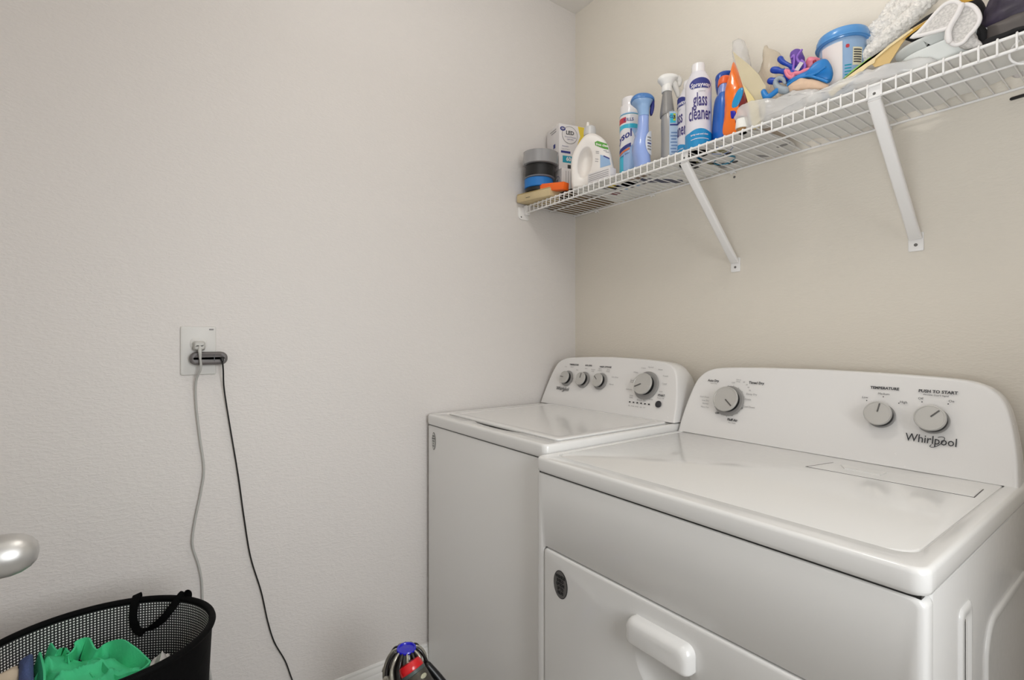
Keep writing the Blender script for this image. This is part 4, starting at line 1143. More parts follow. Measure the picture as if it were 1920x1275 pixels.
# rubber gloves
M_gd = mat('royal_blue_rubber', (22, 66, 170), 0.35)
M_gl = mat('azure_rubber', (26, 122, 196), 0.38)
M_gg = mat('grey_blue_rubber', (150, 160, 168), 0.4)
M_lin = mat('flesh_lining', (214, 184, 158), 0.6, var=0.04, bscale=60)
gv = thing('rubber_glove', (0.96, -0.20, 1.705), 'blue rubber glove with flared cuff lying on the plastic bag', 'glove')
def fing(L, y, m, par, nm='finger'):
    return tube(nm, [(a, y, b) for a, b, r in L], [r for a, b, r in L], m, par, n=14, sub=5, round_ends=True)
fing([(0.9270,1.8100,0.0071),(0.9330,1.8000,0.0059),(0.9460,1.7870,0.0046),(0.9580,1.7750,0.0063),(0.9690,1.7640,0.0076)], -0.200, M_gd, gv)
fing([(0.9130,1.7880,0.0078),(0.9220,1.7830,0.0078),(0.9310,1.7770,0.0057),(0.9430,1.7700,0.0077),(0.9580,1.7580,0.0101)], -0.205, M_gd, gv)
fing([(0.9060,1.7640,0.0081),(0.9140,1.7600,0.0078),(0.9250,1.7580,0.0065),(0.9410,1.7540,0.0077)], -0.205, M_gd, gv)
fing([(0.8990,1.7340,0.0063),(0.9060,1.7190,0.0078),(0.9160,1.7180,0.0062),(0.9310,1.7240,0.0061),(0.9380,1.7250,0.0051)], -0.225, M_gl, gv)
pillow('palm', [(0.9360,1.7760),(0.9510,1.7750),(0.9670,1.7620),(0.9700,1.7470),(0.9580,1.7430),(0.9460,1.7410),(0.9370,1.7550)], -0.200, 0.030, M_gd, gv, crumple=0.001)
fing([(0.9480,1.7360,0.0032),(0.9440,1.7460,0.0043),(0.9350,1.7530,0.0051),(0.9270,1.7490,0.0058),(0.9290,1.7370,0.0070),(0.9400,1.7240,0.0089),(0.9510,1.7170,0.0088)], -0.222, M_gg, gv)
pillow('cuff', [(0.9440,1.7410),(0.9620,1.7460),(0.9920,1.7510),(1.0070,1.7590),(1.0170,1.7630),(1.0260,1.7620),(1.0340,1.7570),(1.0410,1.7360),(1.0420,1.7150),(1.0330,1.7070),(1.0150,1.7170),(0.9840,1.7380),(0.9620,1.7370),(0.9480,1.7320)], -0.205, 0.034, M_gl, gv, crumple=0.0022, cs=35, n=70, flat=0.45)
tube('cuff_fold', [(a, -0.2235, b) for a, b in [(0.9540,1.7280),(0.9770,1.7330),(1.0000,1.7300),(1.0220,1.7150),(1.0410,1.6990)]], 0.0032, M_gl, gv, sub=5)
tube('cuff_fold', [(a, -0.2245, b) for a, b in [(1.0010,1.7300),(1.0170,1.7280),(1.0290,1.7320),(1.0370,1.7340)]], 0.0026, M_gl, gv, sub=5)
pillow('lining', [(0.9530,1.7260),(0.9680,1.7320),(0.9820,1.7330),(0.9970,1.7250),(1.0200,1.7110),(1.0380,1.6980),(1.0380,1.6860),(1.0200,1.6880),(0.9890,1.7000),(0.9800,1.7010),(0.9600,1.7070)], -0.218, 0.032, M_lin, gv, crumple=0.0022, cs=40, n=60)
pv = thing('rubber_glove', (0.975, -0.17, 1.74), 'purple rubber glove bunched up on top of the blue one', 'glove')
M_pu = mat('violet_rubber', (98, 62, 158), 0.4); M_pul = mat('light_violet_rubber', (142, 100, 196), 0.4)
pillow('glove_body', [(0.9470,1.8080),(0.9510,1.8190),(0.9610,1.8210),(0.9710,1.8150),(0.9760,1.7990),(0.9770,1.7860),(0.9810,1.7750),(0.9790,1.7620),(0.9680,1.7610),(0.9560,1.7720),(0.9510,1.7880)], -0.19, 0.035, M_pu, pv, crumple=0.0025, cs=40)
for L in ([(0.9580,1.7960),(0.9630,1.7990),(0.9640,1.7900),(0.9630,1.7780),(0.9610,1.7660)], [(0.9800,1.8030),(0.9740,1.7970),(0.9700,1.7900),(0.9740,1.7790),(0.9810,1.7740)], [(0.9800,1.7790),(0.9860,1.7700),(0.9870,1.7590),(0.9790,1.7530),(0.9690,1.7580),(0.9620,1.7670)]):
    tube('fold', [(a, -0.210, b) for a, b in L], 0.0028, M_pul, pv, sub=5, round_ends=True)
plate('tag', [(0.9790,1.7750),(0.9870,1.7690),(0.9750,1.7550),(0.9670,1.7610)], -0.2155, 0.001, mat('white_tag', (206, 200, 206), 0.6), pv)
kv = thing('rubber_glove', (0.99, -0.16, 1.72), 'pink rubber glove bunched between the purple and blue gloves', 'glove')
M_pk = mat('pink_rubber', (232, 130, 150), 0.4)
pillow('glove_body', [(0.9690,1.7700),(0.9730,1.7920),(0.9810,1.8010),(0.9930,1.7960),(1.0020,1.7860),(0.9970,1.7730),(0.9830,1.7610)], -0.165, 0.040, M_pk, kv, crumple=0.0015)
pillow('finger_opening', [(0.9950,1.7790),(1.0010,1.7790),(1.0030,1.7720),(0.9980,1.7700),(0.9950,1.7740)], -0.187, 0.006, mat('deep_red_rubber', (150, 24, 44), 0.5), kv, n=24)
tube('fold', [(a, -0.212, b) for a, b in [(0.9460,1.7690),(0.9510,1.7550),(0.9600,1.7470),(0.9660,1.7540),(0.9770,1.7500),(0.9880,1.7510),(0.9960,1.7500)]], 0.0050, M_pk, kv, sub=6, round_ends=True)
pillow('palm', [(0.9410,1.7750),(0.9530,1.7710),(0.9620,1.7560),(0.9790,1.7520),(0.9710,1.7480),(0.9580,1.7460),(0.9470,1.7580)], -0.207, 0.02, M_pk, kv)

# blue-lidded tub
cx, cy = 1.030, -0.115
tb = thing('formula_tub', (cx, cy, DK), 'pale blue tub with a blue lid and barcode behind the gloves', 'tub')
M_tub = mat('pale_blue_plastic', (150, 182, 216), 0.28, coat=0.2)
M_tlid = mat('sky_blue_lid', (84, 152, 216), 0.25, coat=0.3)
rt_ = 0.047
lathe('tub_body', [(0.036, 0), (0.039, 0.003), (rt_, 0.150), (rt_, 0.178)], (cx, cy, DK), M_tub, tb, n=44)
lathe('lid', [(0.0510, 0.174), (0.0535, 0.178), (0.0535, 0.190), (0.0505, 0.198), (0.044, 0.2015), (0.001, 0.203)], (cx, cy, DK), M_tlid, tb, n=44)
tube('lid_rim', [(cx + 0.0535 * math.cos(a), cy + 0.0535 * math.sin(a), DK + 0.178) for a in [2 * PI * k / 40 for k in range(40)]], 0.0022, M_tlid, tb, n=8, closed=True)
th = th_of(cx, cy)
tf = lambda a, b, d=0.0008: Vector((cx + (0.039 + (rt_ - 0.039) * b / 0.15 + d) * math.cos(th + a / rt_), cy + (0.039 + (rt_ - 0.039) * b / 0.15 + d) * math.sin(th + a / rt_), DK + b))
patch('label', -0.046, 0.000, 0.060, 0.166, tf, mat('white_label', (234, 226, 222), 0.5), tb, 14, 4)
patch('printed_panel', 0.002, 0.046, 0.060, 0.166, tf, M_lb, tb, 14, 4)
patch('barcode_panel', 0.020, 0.042, 0.108, 0.148, lambda a, b: tf(a, b, 0.0012), mat('cream_print', (226, 220, 190), 0.5), tb, 6, 4)
for k in range(6):
    patch('barcode_bar', 0.022, 0.040, 0.114 + k * 0.0054, 0.1166 + k * 0.0054, lambda a, b: tf(a, b, 0.0016), M_print, tb, 5, 1)
patch('printed_dot', 0.006, 0.013, 0.148, 0.156, lambda a, b: tf(a, b, 0.0013), M_red, tb, 6, 6, keep=lambda a, b: ((a - .0095) / .0035) ** 2 + ((b - .152) / .004) ** 2 < 1)
for k in range(5):
    patch('printed_bar', 0.004, 0.018, 0.080 + k * 0.007, 0.083 + k * 0.007, lambda a, b: tf(a, b, 0.0012), M_teal, tb, 5, 1)

# chenille duster
M_chn = mat('chenille', (238, 234, 228), 0.9, var=0.10, bscale=240, bump=0.7)
cn = thing('chenille_duster', (1.12, -0.09, 1.75), 'fluffy grey-white chenille duster slanting up behind the manila folder', 'duster')
for j, (L, y_) in enumerate((([(1.0440,1.7480,0.0100),(1.0640,1.7690,0.0136),(1.0930,1.7870,0.0157),(1.1250,1.8070,0.0154),(1.1570,1.8260,0.0150),(1.1930,1.8500,0.0146),(1.2190,1.8620,0.0110)], -0.11),
                           ([(1.0350,1.7830,0.0064),(1.0630,1.8080,0.0137),(1.0870,1.8220,0.0172),(1.1110,1.8410,0.0181),(1.1390,1.8580,0.0189),(1.1670,1.8750,0.0185),(1.1930,1.8860,0.0114)], -0.09),
                           ([(1.0640,1.8320,0.0076),(1.0800,1.8490,0.0137),(1.1010,1.8660,0.0147),(1.1210,1.8850,0.0157),(1.1410,1.9050,0.0143)], -0.07))):
    path = smooth_path([(a, y_, b, r * 1.12) for a, b, r in L], 30)
    v, f = tube_vf([p[:3] for p in path], [p[3] for p in path], 44, round_ends=True)
    vs = []
    c_ = [Vector(p[:3]) for p in path]
    for p in v:
        d1 = noise.noise(p * 150 + Vector((j, 0, 0))); d2 = noise.noise(p * 60)
        q_ = p + noise.noise_vector(p * 170) * 0.0030 + noise.noise_vector(p * 300) * 0.0024 + Vector((0, -1, 0.3)) * d2 * 0.004
        vs.append(q_)
    mk('chenille_strand', vs, f, M_chn, cn, sharp=80)

# manila folder slanting
fo = thing('manila_folder', (1.12, -0.175, DK), 'tan manila folder slanting up along the chenille duster', 'folder')
q = [(1.0470,1.6710),(1.0960,1.6920),(1.1340,1.7060),(1.1590,1.7200),(1.1950,1.7340),(1.2280,1.7410),(1.2590,1.7590),(1.3020,1.7590),(1.2920,1.7400),(1.2660,1.7430),(1.2440,1.7430),(1.2190,1.7360),(1.1920,1.7270),(1.1780,1.7110),(1.1590,1.6830),(1.1340,1.6860),(1.1210,1.7070),(1.0960,1.6890),(1.0650,1.6750),(1.0530,1.6590)]
plate('folder_panel', q, -0.239, 0.0018, mat('tan_folder', (206, 176, 118), 0.65, var=0.05, bscale=14), fo)
q = [(1.0470,1.6700),(1.0960,1.6910),(1.1340,1.7050),(1.1600,1.7190),(1.1960,1.7330),(1.1980,1.7290),(1.1620,1.7150),(1.1360,1.7010),(1.1340,1.6940),(1.1230,1.6920),(1.0960,1.6770),(1.0680,1.6640),(1.0560,1.6550)]
plate('folder_edge', q, -0.2415, 0.0020, mat('pale_folder_edge', (228, 208, 162), 0.6), fo)
q = [(1.1820,1.7180),(1.1980,1.7300),(1.2290,1.7390),(1.2590,1.7570),(1.3030,1.7560),(1.2930,1.7390),(1.2670,1.7410),(1.2440,1.7400),(1.2190,1.7330),(1.1940,1.7230)]
plate('folder_inside', q, -0.2410, 0.0015, mat('golden_folder', (192, 148, 50), 0.6), fo)
q = [(1.0310,1.7130),(1.0680,1.7280),(1.1030,1.7440),(1.1010,1.7500),(1.0660,1.7360)]
plate('green_divider', q, -0.160, 0.0010, mat('lime_divider', (150, 206, 90), 0.5), fo, lean=0.05)
q = [(1.0790,1.6800),(1.0970,1.6980),(1.1190,1.7000),(1.1450,1.6990),(1.1430,1.6650),(1.1050,1.6580)]
S_(pillow('paper_bag', q, -0.20, 0.020, mat('crumpled_white_paper', (212, 205, 198), 0.6, bump=0.4, bscale=30), None, crumple=0.004, cs=45), 'crumpled white paper packet before the manila folder', 'paper')

# stacked white trays
def tray(name, x0, x1, y0, y1, z0, z1, label, t=0.004):
    rg = []
    for e, z in ((0.030, z0), (0.022, z0 + 0.001), (0.014, z0 + (z1 - z0) * 0.35), (0.005, z0 + (z1 - z0) * 0.8), (0.0, z1 - 0.003), (-0.001, z1), (0.004, z1 + 0.0015), (0.009, z1 - 0.002), (0.018, z0 + (z1 - z0) * 0.4), (0.026, z0 + 0.005), (0.034, z0 + 0.004)):
        rg.append([(a, b, z + (a - x0) * 0.06) for a, b in rrect(x0 + e, x1 - e, y0 + e, y1 - e, 0.05, 8)])
    o = loft(name, rg, mat('white_tray_plastic', (236, 238, 234), 0.3, coat=0.2), None, sharp=60)
    return S_(o, label, 'tray')
tray('plastic_tray', 1.160, 1.305, -0.232, -0.030, DK + 0.0005, 1.6865, 'lower white plastic tray resting on the wire shelf')
t2 = tray('plastic_tray', 1.153, 1.275, -0.224, -0.040, 1.6905, 1.7120, 'upper white plastic tray stacked in the lower one')

# padded mesh slippers
M_mesh = mat('white_knit_mesh', (204, 200, 196), 0.85, var=0.16, bscale=260, bump=0.6)
M_rim = mat('padded_white_rim', (232, 228, 226), 0.6)
def slipper(q, y, label, lean=0.0, rr_=0.0036):
    t = thing('slipper', (q[0][0], y, 1.72), label, 'slipper')
    pillow('mesh_sole', q, y, 0.008, M_mesh, t, n=60, lean=lean)
    pp = resample(smooth_path(q + [q[0]], 4)[:-1], 60)
    zb = min(p[1] for p in pp)
    tube('padded_rim', [(a, y - 0.002 + (b - zb) * lean, b) for a, b in pp], rr_, M_rim, t, n=10, closed=True)
    return t
slipper([(1.1990,1.7100),(1.2100,1.7150),(1.2230,1.7260),(1.2370,1.7390),(1.2500,1.7470),(1.2640,1.7430),(1.2710,1.7290),(1.2660,1.7130),(1.2590,1.7010),(1.2510,1.7010),(1.2230,1.7050)], -0.2515, 'white mesh slipper lying slanted on the trays')
slipper([(1.2520,1.6810),(1.2540,1.6960),(1.2640,1.7100),(1.2720,1.7270),(1.2830,1.7250),(1.2930,1.7100),(1.2970,1.6910),(1.2900,1.6770),(1.2820,1.6700),(1.2750,1.6620),(1.2630,1.6630)], -0.2570, 'second white mesh slipper standing against the dark bag')
tube('strap', [(a, -0.2655, b) for a, b in [(1.2740,1.7260),(1.2680,1.7120),(1.2600,1.6990),(1.2560,1.6860),(1.2570,1.6710)]], 0.0048, M_rim, bpy.data.objects['slipper.001'], sub=6, n=12, round_ends=True)
S_(pillow('folded_cloth', [(1.2640,1.6680),(1.2750,1.6760),(1.2850,1.6880),(1.2900,1.6690),(1.2980,1.6520),(1.2850,1.6520),(1.2690,1.6590)], -0.238, 0.02, M_mesh, None, crumple=0.002), 'folded white mesh cloth under the second slipper', 'cloth')

# dark clothes at the right end
M_blk = mat('black_fabric', (14, 13, 16), 0.85, bump=0.4, bscale=90)
M_dkp = mat('dark_purple_nylon', (52, 44, 62), 0.5, bump=0.4, bscale=40, var=0.25)
M_dkg = mat('dark_taupe_nylon', (82, 76, 74), 0.5, bump=0.3, bscale=40)
S_(pillow('black_cloth', [(1.1650,1.7520),(1.1760,1.7710),(1.1920,1.7800),(1.2100,1.7840),(1.2430,1.7810),(1.2740,1.7840),(1.2890,1.7480),(1.2860,1.6990),(1.2740,1.6780),(1.2430,1.6990),(1.2020,1.7250)], -0.165, 0.045, M_blk, None, crumple=0.003, cs=30), 'black cloth bunched behind the white slippers', 'cloth')
M_dark_base = M_blk
bg = thing('nylon_bag', (1.34, -0.17, DK), 'dark purple and grey nylon bag at the right shelf end', 'bag')
pillow('bag_top', [(1.2840,1.7110),(1.2910,1.7370),(1.3010,1.7590),(1.3420,1.7660),(1.3930,1.7460),(1.4220,1.6850),(1.3870,1.6500),(1.3420,1.6630),(1.2940,1.6770)], -0.175, 0.10, M_dkp, bg, crumple=0.006, cs=30, n=80)
pillow('bag_base', [(a, max(b, DK + 0.002)) for a, b in [(1.2920,1.6580),(1.3020,1.6610),(1.3220,1.6600),(1.3550,1.6580),(1.3920,1.6490),(1.3920,1.5960),(1.3550,1.6020),(1.3220,1.6100),(1.2980,1.6280)]], -0.235, 0.04, M_blk, bg, crumple=0.002)
pillow('bag_side', [(1.3020,1.6890),(1.3210,1.6910),(1.3500,1.6900),(1.3900,1.6880),(1.4190,1.6550),(1.3900,1.6350),(1.3500,1.6440),(1.3210,1.6440),(1.3010,1.6490)], -0.225, 0.030, M_dkg, bg, crumple=0.0025, cs=30, n=70)
pillow('bag_edge', [(1.2880,1.7090),(1.2950,1.6960),(1.3040,1.6730),(1.3000,1.6490),(1.2900,1.6580),(1.2840,1.6820)], -0.215, 0.03, M_blk, bg, crumple=0.003, cs=40)
S_(tube('cable_end', [(1.300, -0.010, 1.622), (1.315, -0.014, 1.621), (1.345, -0.014, 1.622), (1.37, -0.012, 1.640)], 0.0035, M_black, None, sub=4, n=8, round_ends=True), 'short black cable end under the back rod at the right', 'cable')
# paper roll and wire hook
rl = thing('paper_roll', (1.318, -0.14, DK + 0.0135), 'small white paper roll seen end-on near the right shelf end', 'roll')
lathe('paper', [(0.0125, 0), (0.0133, 0.001), (0.0133, 0.10), (0.0120, 0.10)], (1.318, -0.150, DK + 0.0145), M_carton, rl, n=28, axis=(0, 1, 0))
lathe('core', [(0.0032, 0), (0.0032, 0.002), (0.0015, 0.002)], (1.318, -0.1515, DK + 0.0145), M_print_l, rl, n=14, axis=(0, 1, 0))
S_(tube('wire_hook', [(1.352, -0.222, 1.650), (1.338, -0.226, 1.642), (1.330, -0.228, 1.628), (1.332, -0.228, 1.614), (1.342, -0.226, 1.604), (1.356, -0.222, 1.602)], 0.0020, M_shelf, None, sub=5, n=8), 'white wire hook hanging under the right shelf end', 'hook')

# flattened papers and bags lying on the wires
def blob(pts, z, m, name, label, cat, th=0.0012, n=60):
    q = resample(smooth_path(pts + [pts[0]], 5)[:-1], n)
    return S_(sheet(name, q, z, th, m), label, cat)
M_pap = mat('pale_film', (232, 231, 226), 0.5, var=0.05, bscale=18)
fb1 = thing('flat_bag', (0.4, -0.14, DK), 'flattened printed white bag lying on the wires under the spray bottles', 'bag')
q = [(0.236, -0.255), (0.40, -0.256), (0.66, -0.250), (0.68, -0.14), (0.66, -0.022), (0.45, -0.016), (0.255, -0.020), (0.262, -0.12)]
sheet('bag_panel', resample(smooth_path(q + [q[0]], 5)[:-1], 60), DK + 0.0000, 0.0004, M_pap, fb1)
def under(q, m, nm='printed_mark'):
    v = [(a, b, DK - 0.0007) for a, b in q]
    return loft(nm, [v, [(a, b, DK + 0.00005) for a, b, c in v]], m, fb1, sharp=30)
under([(0.325, -0.195), (0.345, -0.205), (0.365, -0.150), (0.345, -0.140)], M_print)
under([(0.348, -0.200), (0.375, -0.200), (0.385, -0.155), (0.355, -0.160)], M_yel)
under([(0.372, -0.180), (0.395, -0.165), (0.388, -0.150), (0.370, -0.160)], M_navy)
under([(0.300, -0.115), (0.325, -0.120), (0.330, -0.095), (0.305, -0.088)], mat('maroon_print', (110, 50, 60), 0.6))
for k in range(6):
    under([(0.335 + k * 0.026, -0.132 + k * 0.001), (0.350 + k * 0.026, -0.134), (0.354 + k * 0.026, -0.112), (0.339 + k * 0.026, -0.110)], M_lb if k % 2 else M_print_l)
under([(0.44, -0.185), (0.50, -0.19), (0.52, -0.17), (0.46, -0.165)], mat('brown_print', (130, 112, 96), 0.7))
# dark comb-like item
S_(sheet('navy_case', [(0.455, -0.150), (0.480, -0.165), (0.500, -0.130), (0.545, -0.045), (0.535, -0.025), (0.515, -0.035), (0.470, -0.110)], DK - 0.0012, 0.0045, mat('navy_plastic', (24, 36, 76), 0.35)), 'slim navy case lying on the wires below the grey bottle', 'case')
M_dk = mat('charcoal_scrap', (52, 50, 48), 0.7)
fb2 = thing('flat_packet', (0.77, -0.13, DK), 'flattened grey and white packet on the wires under the orange pouch', 'packet')
q = [(0.690, -0.255), (0.86, -0.250), (0.90, -0.14), (0.885, -0.03), (0.79, -0.016), (0.70, -0.020), (0.695, -0.12)]
sheet('packet_panel', resample(smooth_path(q + [q[0]], 5)[:-1], 60), DK + 0.0000, 0.0004, mat('grey_film', (214, 212, 208), 0.5, var=0.08, bscale=25), fb2)
random.seed(4)
for k in range(16):
    a0 = random.uniform(0.60, 0.88); b0 = random.uniform(-0.20, -0.05)
    l_ = random.uniform(0.012, 0.045); wd = random.uniform(0.003, 0.009); an_ = random.uniform(-0.5, 1.2)
    ca, sa = math.cos(an_), math.sin(an_)
    v = [(a0 + p * ca - q_ * sa, b0 + p * sa + q_ * ca, DK - 0.0008) for p, q_ in ((0, -wd / 2), (l_ * .5, -wd), (l_, 0), (l_ * .6, wd), (0, wd / 2))]
    loft('printed_mark', [v, [(a, b, DK + 0.00005) for a, b, c in v]], (M_dk, M_print, mat('olive_print', (116, 112, 70), 0.6), M_print_l)[k % 4], fb2, sharp=30)
# wavy liner under bag and trays
q = [(0.915, -0.256)] + [(1.0 + 0.05 * i, -0.256) for i in range(8)] + [(1.375, -0.20), (1.375, -0.12), (1.33, -0.085), (1.29, -0.066), (1.25, -0.052), (1.215, -0.060), (1.195, -0.036), (1.165, -0.030), (1.150, -0.048), (1.12, -0.030), (1.085, -0.020), (1.06, -0.036), (1.03, -0.022), (0.985, -0.018), (0.965, -0.040), (0.945, -0.062), (0.925, -0.045), (0.912, -0.10)]
S_(sheet('shelf_liner', resample(q, 90), DK - 0.00005, 0.0004, mat('grey_liner', (226, 225, 221), 0.5, var=0.03, bscale=12)), 'pale plastic liner with a wavy back edge under the long bag', 'liner')

# ------------------------------------------------------------------ LAUNDRY HAMPER
HCX, HCY, HZ = 0.352, -1.5154, 0.580
ha_, hb_, hrot = 0.1825, 0.158, R(79)
hm = thing('laundry_hamper', (HCX, HCY, 0), 'black oval laundry hamper with checked mesh lining and strap handles', 'hamper')
M_hb = mat('black_hamper_fabric', (3, 3, 4), 0.75, bump=0.3, bscale=60)
M_hb.node_tree.nodes['Principled BSDF'].inputs['Specular IOR Level'].default_value = 0.12
def hpt(t, s, z): 
    a, b = ha_ * s * math.cos(t), hb_ * s * math.sin(t)
    return Vector((HCX + a * math.cos(hrot) - b * math.sin(hrot), HCY + a * math.sin(hrot) + b * math.cos(hrot), z))
NH = 96
rgs = [[hpt(2 * PI * k / NH, s, z) for k in range(NH)] for s, z in ((0.70, 0.002), (0.84, 0.003), (0.85, 0.01), (0.90, 0.25), (0.96, 0.47), (0.988, 0.570), (0.992, 0.578), (0.980, 0.579), (0.970, 0.53))]
loft('fabric_wall', rgs, M_hb, hm, cap1=False)
me = bpy.data.meshes.new('lining')
zs = [0.576 - 0.03 * k for k in range(12)]
vs = []; fs = []; uvs = []
for j, z in enumerate(zs):
    for k in range(NH + 1):
        s = 0.962 - 0.10 * (0.576 - z) + 0.004 * math.sin(9 * 2 * PI * k / NH) * min(1, j / 3)
        vs.append(hpt(2 * PI * k / NH, s, z) - Vector((HCX, HCY, 0)))
per = PI * (3 * (ha_ + hb_) - math.sqrt((3 * ha_ + hb_) * (ha_ + 3 * hb_)))
for j in range(len(zs) - 1):
    for k in range(NH):
        a = j * (NH + 1) + k
        fs.append((a, a + 1, a + NH + 2, a + NH + 1))
me.from_pydata(vs, [], fs)
uvl = me.uv_layers.new(name='UVMap')
cell = 0.0053
for p in me.polygons:
    for li, vi in zip(p.loop_indices, p.vertices):
        j, k = divmod(vi, NH + 1)
        uvl.data[li].uv = (k / NH * round(per / cell), (0.03 * j) / cell)
link('mesh_lining', me, gingham_mat('gingham_mesh'), hm, True, 80)
tube('rim', [hpt(2 * PI * k / NH, 0.988, HZ) for k in range(NH)], 0.0062, M_hb, hm, n=10, closed=True)
def hang(px_pts, nm='handle'):
    return ribbon(nm, px_pts, 0.0150, 0.0018, M_hb, hm, wdir=(0.30, 0.85, 0.35), sub=7)
# strap handle drooping inside the far wall
hang([hpt(R(81), 0.99, HZ - 0.02), hpt(R(81), 1.035, HZ + 0.002), hpt(R(81), 1.00, HZ + 0.0115), hpt(R(81), 0.935, HZ - 0.004), hpt(R(81), 0.90, HZ - 0.032), hpt(R(77), 0.87, HZ - 0.056), hpt(R(70), 0.86, HZ - 0.054), hpt(R(60), 0.88, HZ - 0.034), hpt(R(53), 0.94, HZ - 0.004), hpt(R(50), 0.995, HZ + 0.0125), hpt(R(49), 1.035, HZ + 0.004), hpt(R(49), 0.99, HZ - 0.02)])
hang([hpt(R(261), 0.99, HZ - 0.02), hpt(R(261), 1.045, HZ + 0.002), hpt(R(259), 1.06, HZ - 0.04), hpt(R(248), 1.07, HZ - 0.08), hpt(R(236), 1.06, HZ - 0.04), hpt(R(234), 1.045, HZ + 0.002), hpt(R(234), 0.99, HZ - 0.02)])

# clothes in the hamper: draped height fields with folds
def cloth(name, outline, zf, m, label, th=0.0016, n=54):
    xs = [p[0] for p in outline]; ys = [p[1] for p in outline]
    x0, x1, y0, y1 = min(xs), max(xs), min(ys), max(ys)
    def inside(x, y):
        c = False
        for i in range(len(outline)):
            a, b = outline[i], outline[i - 1]
            if (a[1] > y) != (b[1] > y) and x < (b[0] - a[0]) * (y - a[1]) / (b[1] - a[1]) + a[0]: c = not c
        return c
    pts = resample(smooth_path(outline + [outline[0]], 4)[:-1], 72)
    cx = sum(p[0] for p in pts) / 72; cy = sum(p[1] for p in pts) / 72
    rings = []
    for s in [0.02] + [k / 24 for k in range(1, 25)]:
        rings.append([(cx + (a - cx) * s, cy + (b - cy) * s, zf(cx + (a - cx) * s, cy + (b - cy) * s, s)) for a, b in pts])
    for s in (1.0, 0.94, 0.8):
        rings.append([(cx + (a - cx) * s, cy + (b - cy) * s, zf(cx + (a - cx) * s, cy + (b - cy) * s, s) - 0.008) for a, b in pts])
    o = loft(name, rings, m, None, sharp=80)
    return tag(o, label, 'clothing')
def ridge(x, y, ang, fr, ph, sd):
    u = x * math.cos(ang) + y * math.sin(ang)
    w_ = noise.noise(Vector((x * 14 + sd, y * 14, 0))) * 1.6
    return 1 - abs(math.sin(u * fr + ph + w_))
M_green = mat('green_cotton', (72, 208, 146), 0.8, bump=0.3, bscale=180)
def gz(x, y, s):
    f1 = ridge(x, y, 0.5, 42, 0.3, 1) ** 2; f2 = ridge(x, y, 1.9, 50, 1.0, 5) ** 2
    return 0.506 + 0.018 * (1 - s ** 2) + 0.015 * f1 + 0.009 * f2 + 0.008 * noise.noise(Vector((x * 30, y * 30, 2)))
G = cloth('green_shirt', [(0.2160,-1.6120),(0.2270,-1.5850),(0.2550,-1.5440),(0.2840,-1.5030),(0.3180,-1.4730),(0.3610,-1.4510),(0.4010,-1.4510),(0.4370,-1.4670),(0.4610,-1.5080),(0.4510,-1.5600),(0.3780,-1.5910)], gz, M_green, 'bright green cotton shirt crumpled in the hamper')
def hemstrip(pts, z0, amp, wd, sub=6):
    P = [(a, b, z0 + amp * math.sin(k * 1.35) - (0.004 if k in (0, len(pts) - 1) else 0)) for k, (a, b) in enumerate(pts)]
    o = ribbon('fold', P, wd, 0.0035, M_green, G, wdir=(-0.35, 0.25, 1), sub=sub)
    return o
hemstrip([(0.2110,-1.6130),(0.1980,-1.6020),(0.2430,-1.5850),(0.2270,-1.5750),(0.2570,-1.5610),(0.2330,-1.5490),(0.2370,-1.5380),(0.2790,-1.5250),(0.2650,-1.5120),(0.2610,-1.4990),(0.2810,-1.4840),(0.3120,-1.4700),(0.3340,-1.4570),(0.3590,-1.4440)], 0.518, 0.006, 0.036)
hemstrip([(0.3590,-1.4440),(0.3880,-1.4400),(0.4010,-1.4510),(0.3890,-1.4680),(0.3860,-1.4870),(0.3530,-1.5030),(0.3230,-1.5130),(0.3080,-1.5230),(0.3250,-1.5310),(0.3570,-1.5220)], 0.517, 0.004, 0.030)
hemstrip([(0.2180,-1.6090),(0.2710,-1.5990),(0.3220,-1.5900),(0.3660,-1.5860)], 0.522, 0.002, 0.028)
cloth('denim_jeans', [(0.2280,-1.6320),(0.2040,-1.6280),(0.2030,-1.6180),(0.2850,-1.6050),(0.4100,-1.5880),(0.3950,-1.6070)], lambda x, y, s: 0.530 + 0.010 * (1 - s * s) + 0.004 * ridge(x, y, 1.2, 60, 0, 3), mat('blue_denim', (74, 90, 138), 0.85, bump=0.4, bscale=300, var=0.12), 'folded blue denim left of the green shirt in the hamper')
cloth('cream_cloth', [(0.2720,-1.6700),(0.2410,-1.6550),(0.2310,-1.6340),(0.3940,-1.6090),(0.3780,-1.6500)], lambda x, y, s: 0.524 + 0.008 * (1 - s * s) + 0.006 * ridge(x, y, 0.2, 40, 0, 8), mat('cream_cotton', (226, 208, 184), 0.85, bump=0.2, bscale=120), 'cream cotton cloth at the left edge of the hamper')
def pz(x, y, s): return 0.500 + 0.042 * max(0, 1 - s * 1.5) + 0.010 * ridge(x, y, 0.9, 55, 0, 6)
cloth('white_cloth', [(0.3450,-1.4370),(0.3100,-1.4300),(0.3120,-1.4160),(0.3370,-1.3990),(0.3690,-1.3870),(0.4040,-1.3970),(0.4260,-1.4220),(0.4240,-1.4370)], pz, mat('pale_grey_cotton', (222, 218, 216), 0.85, bump=0.25, bscale=120), 'pale grey cloth peaking right of the green shirt in the hamper')

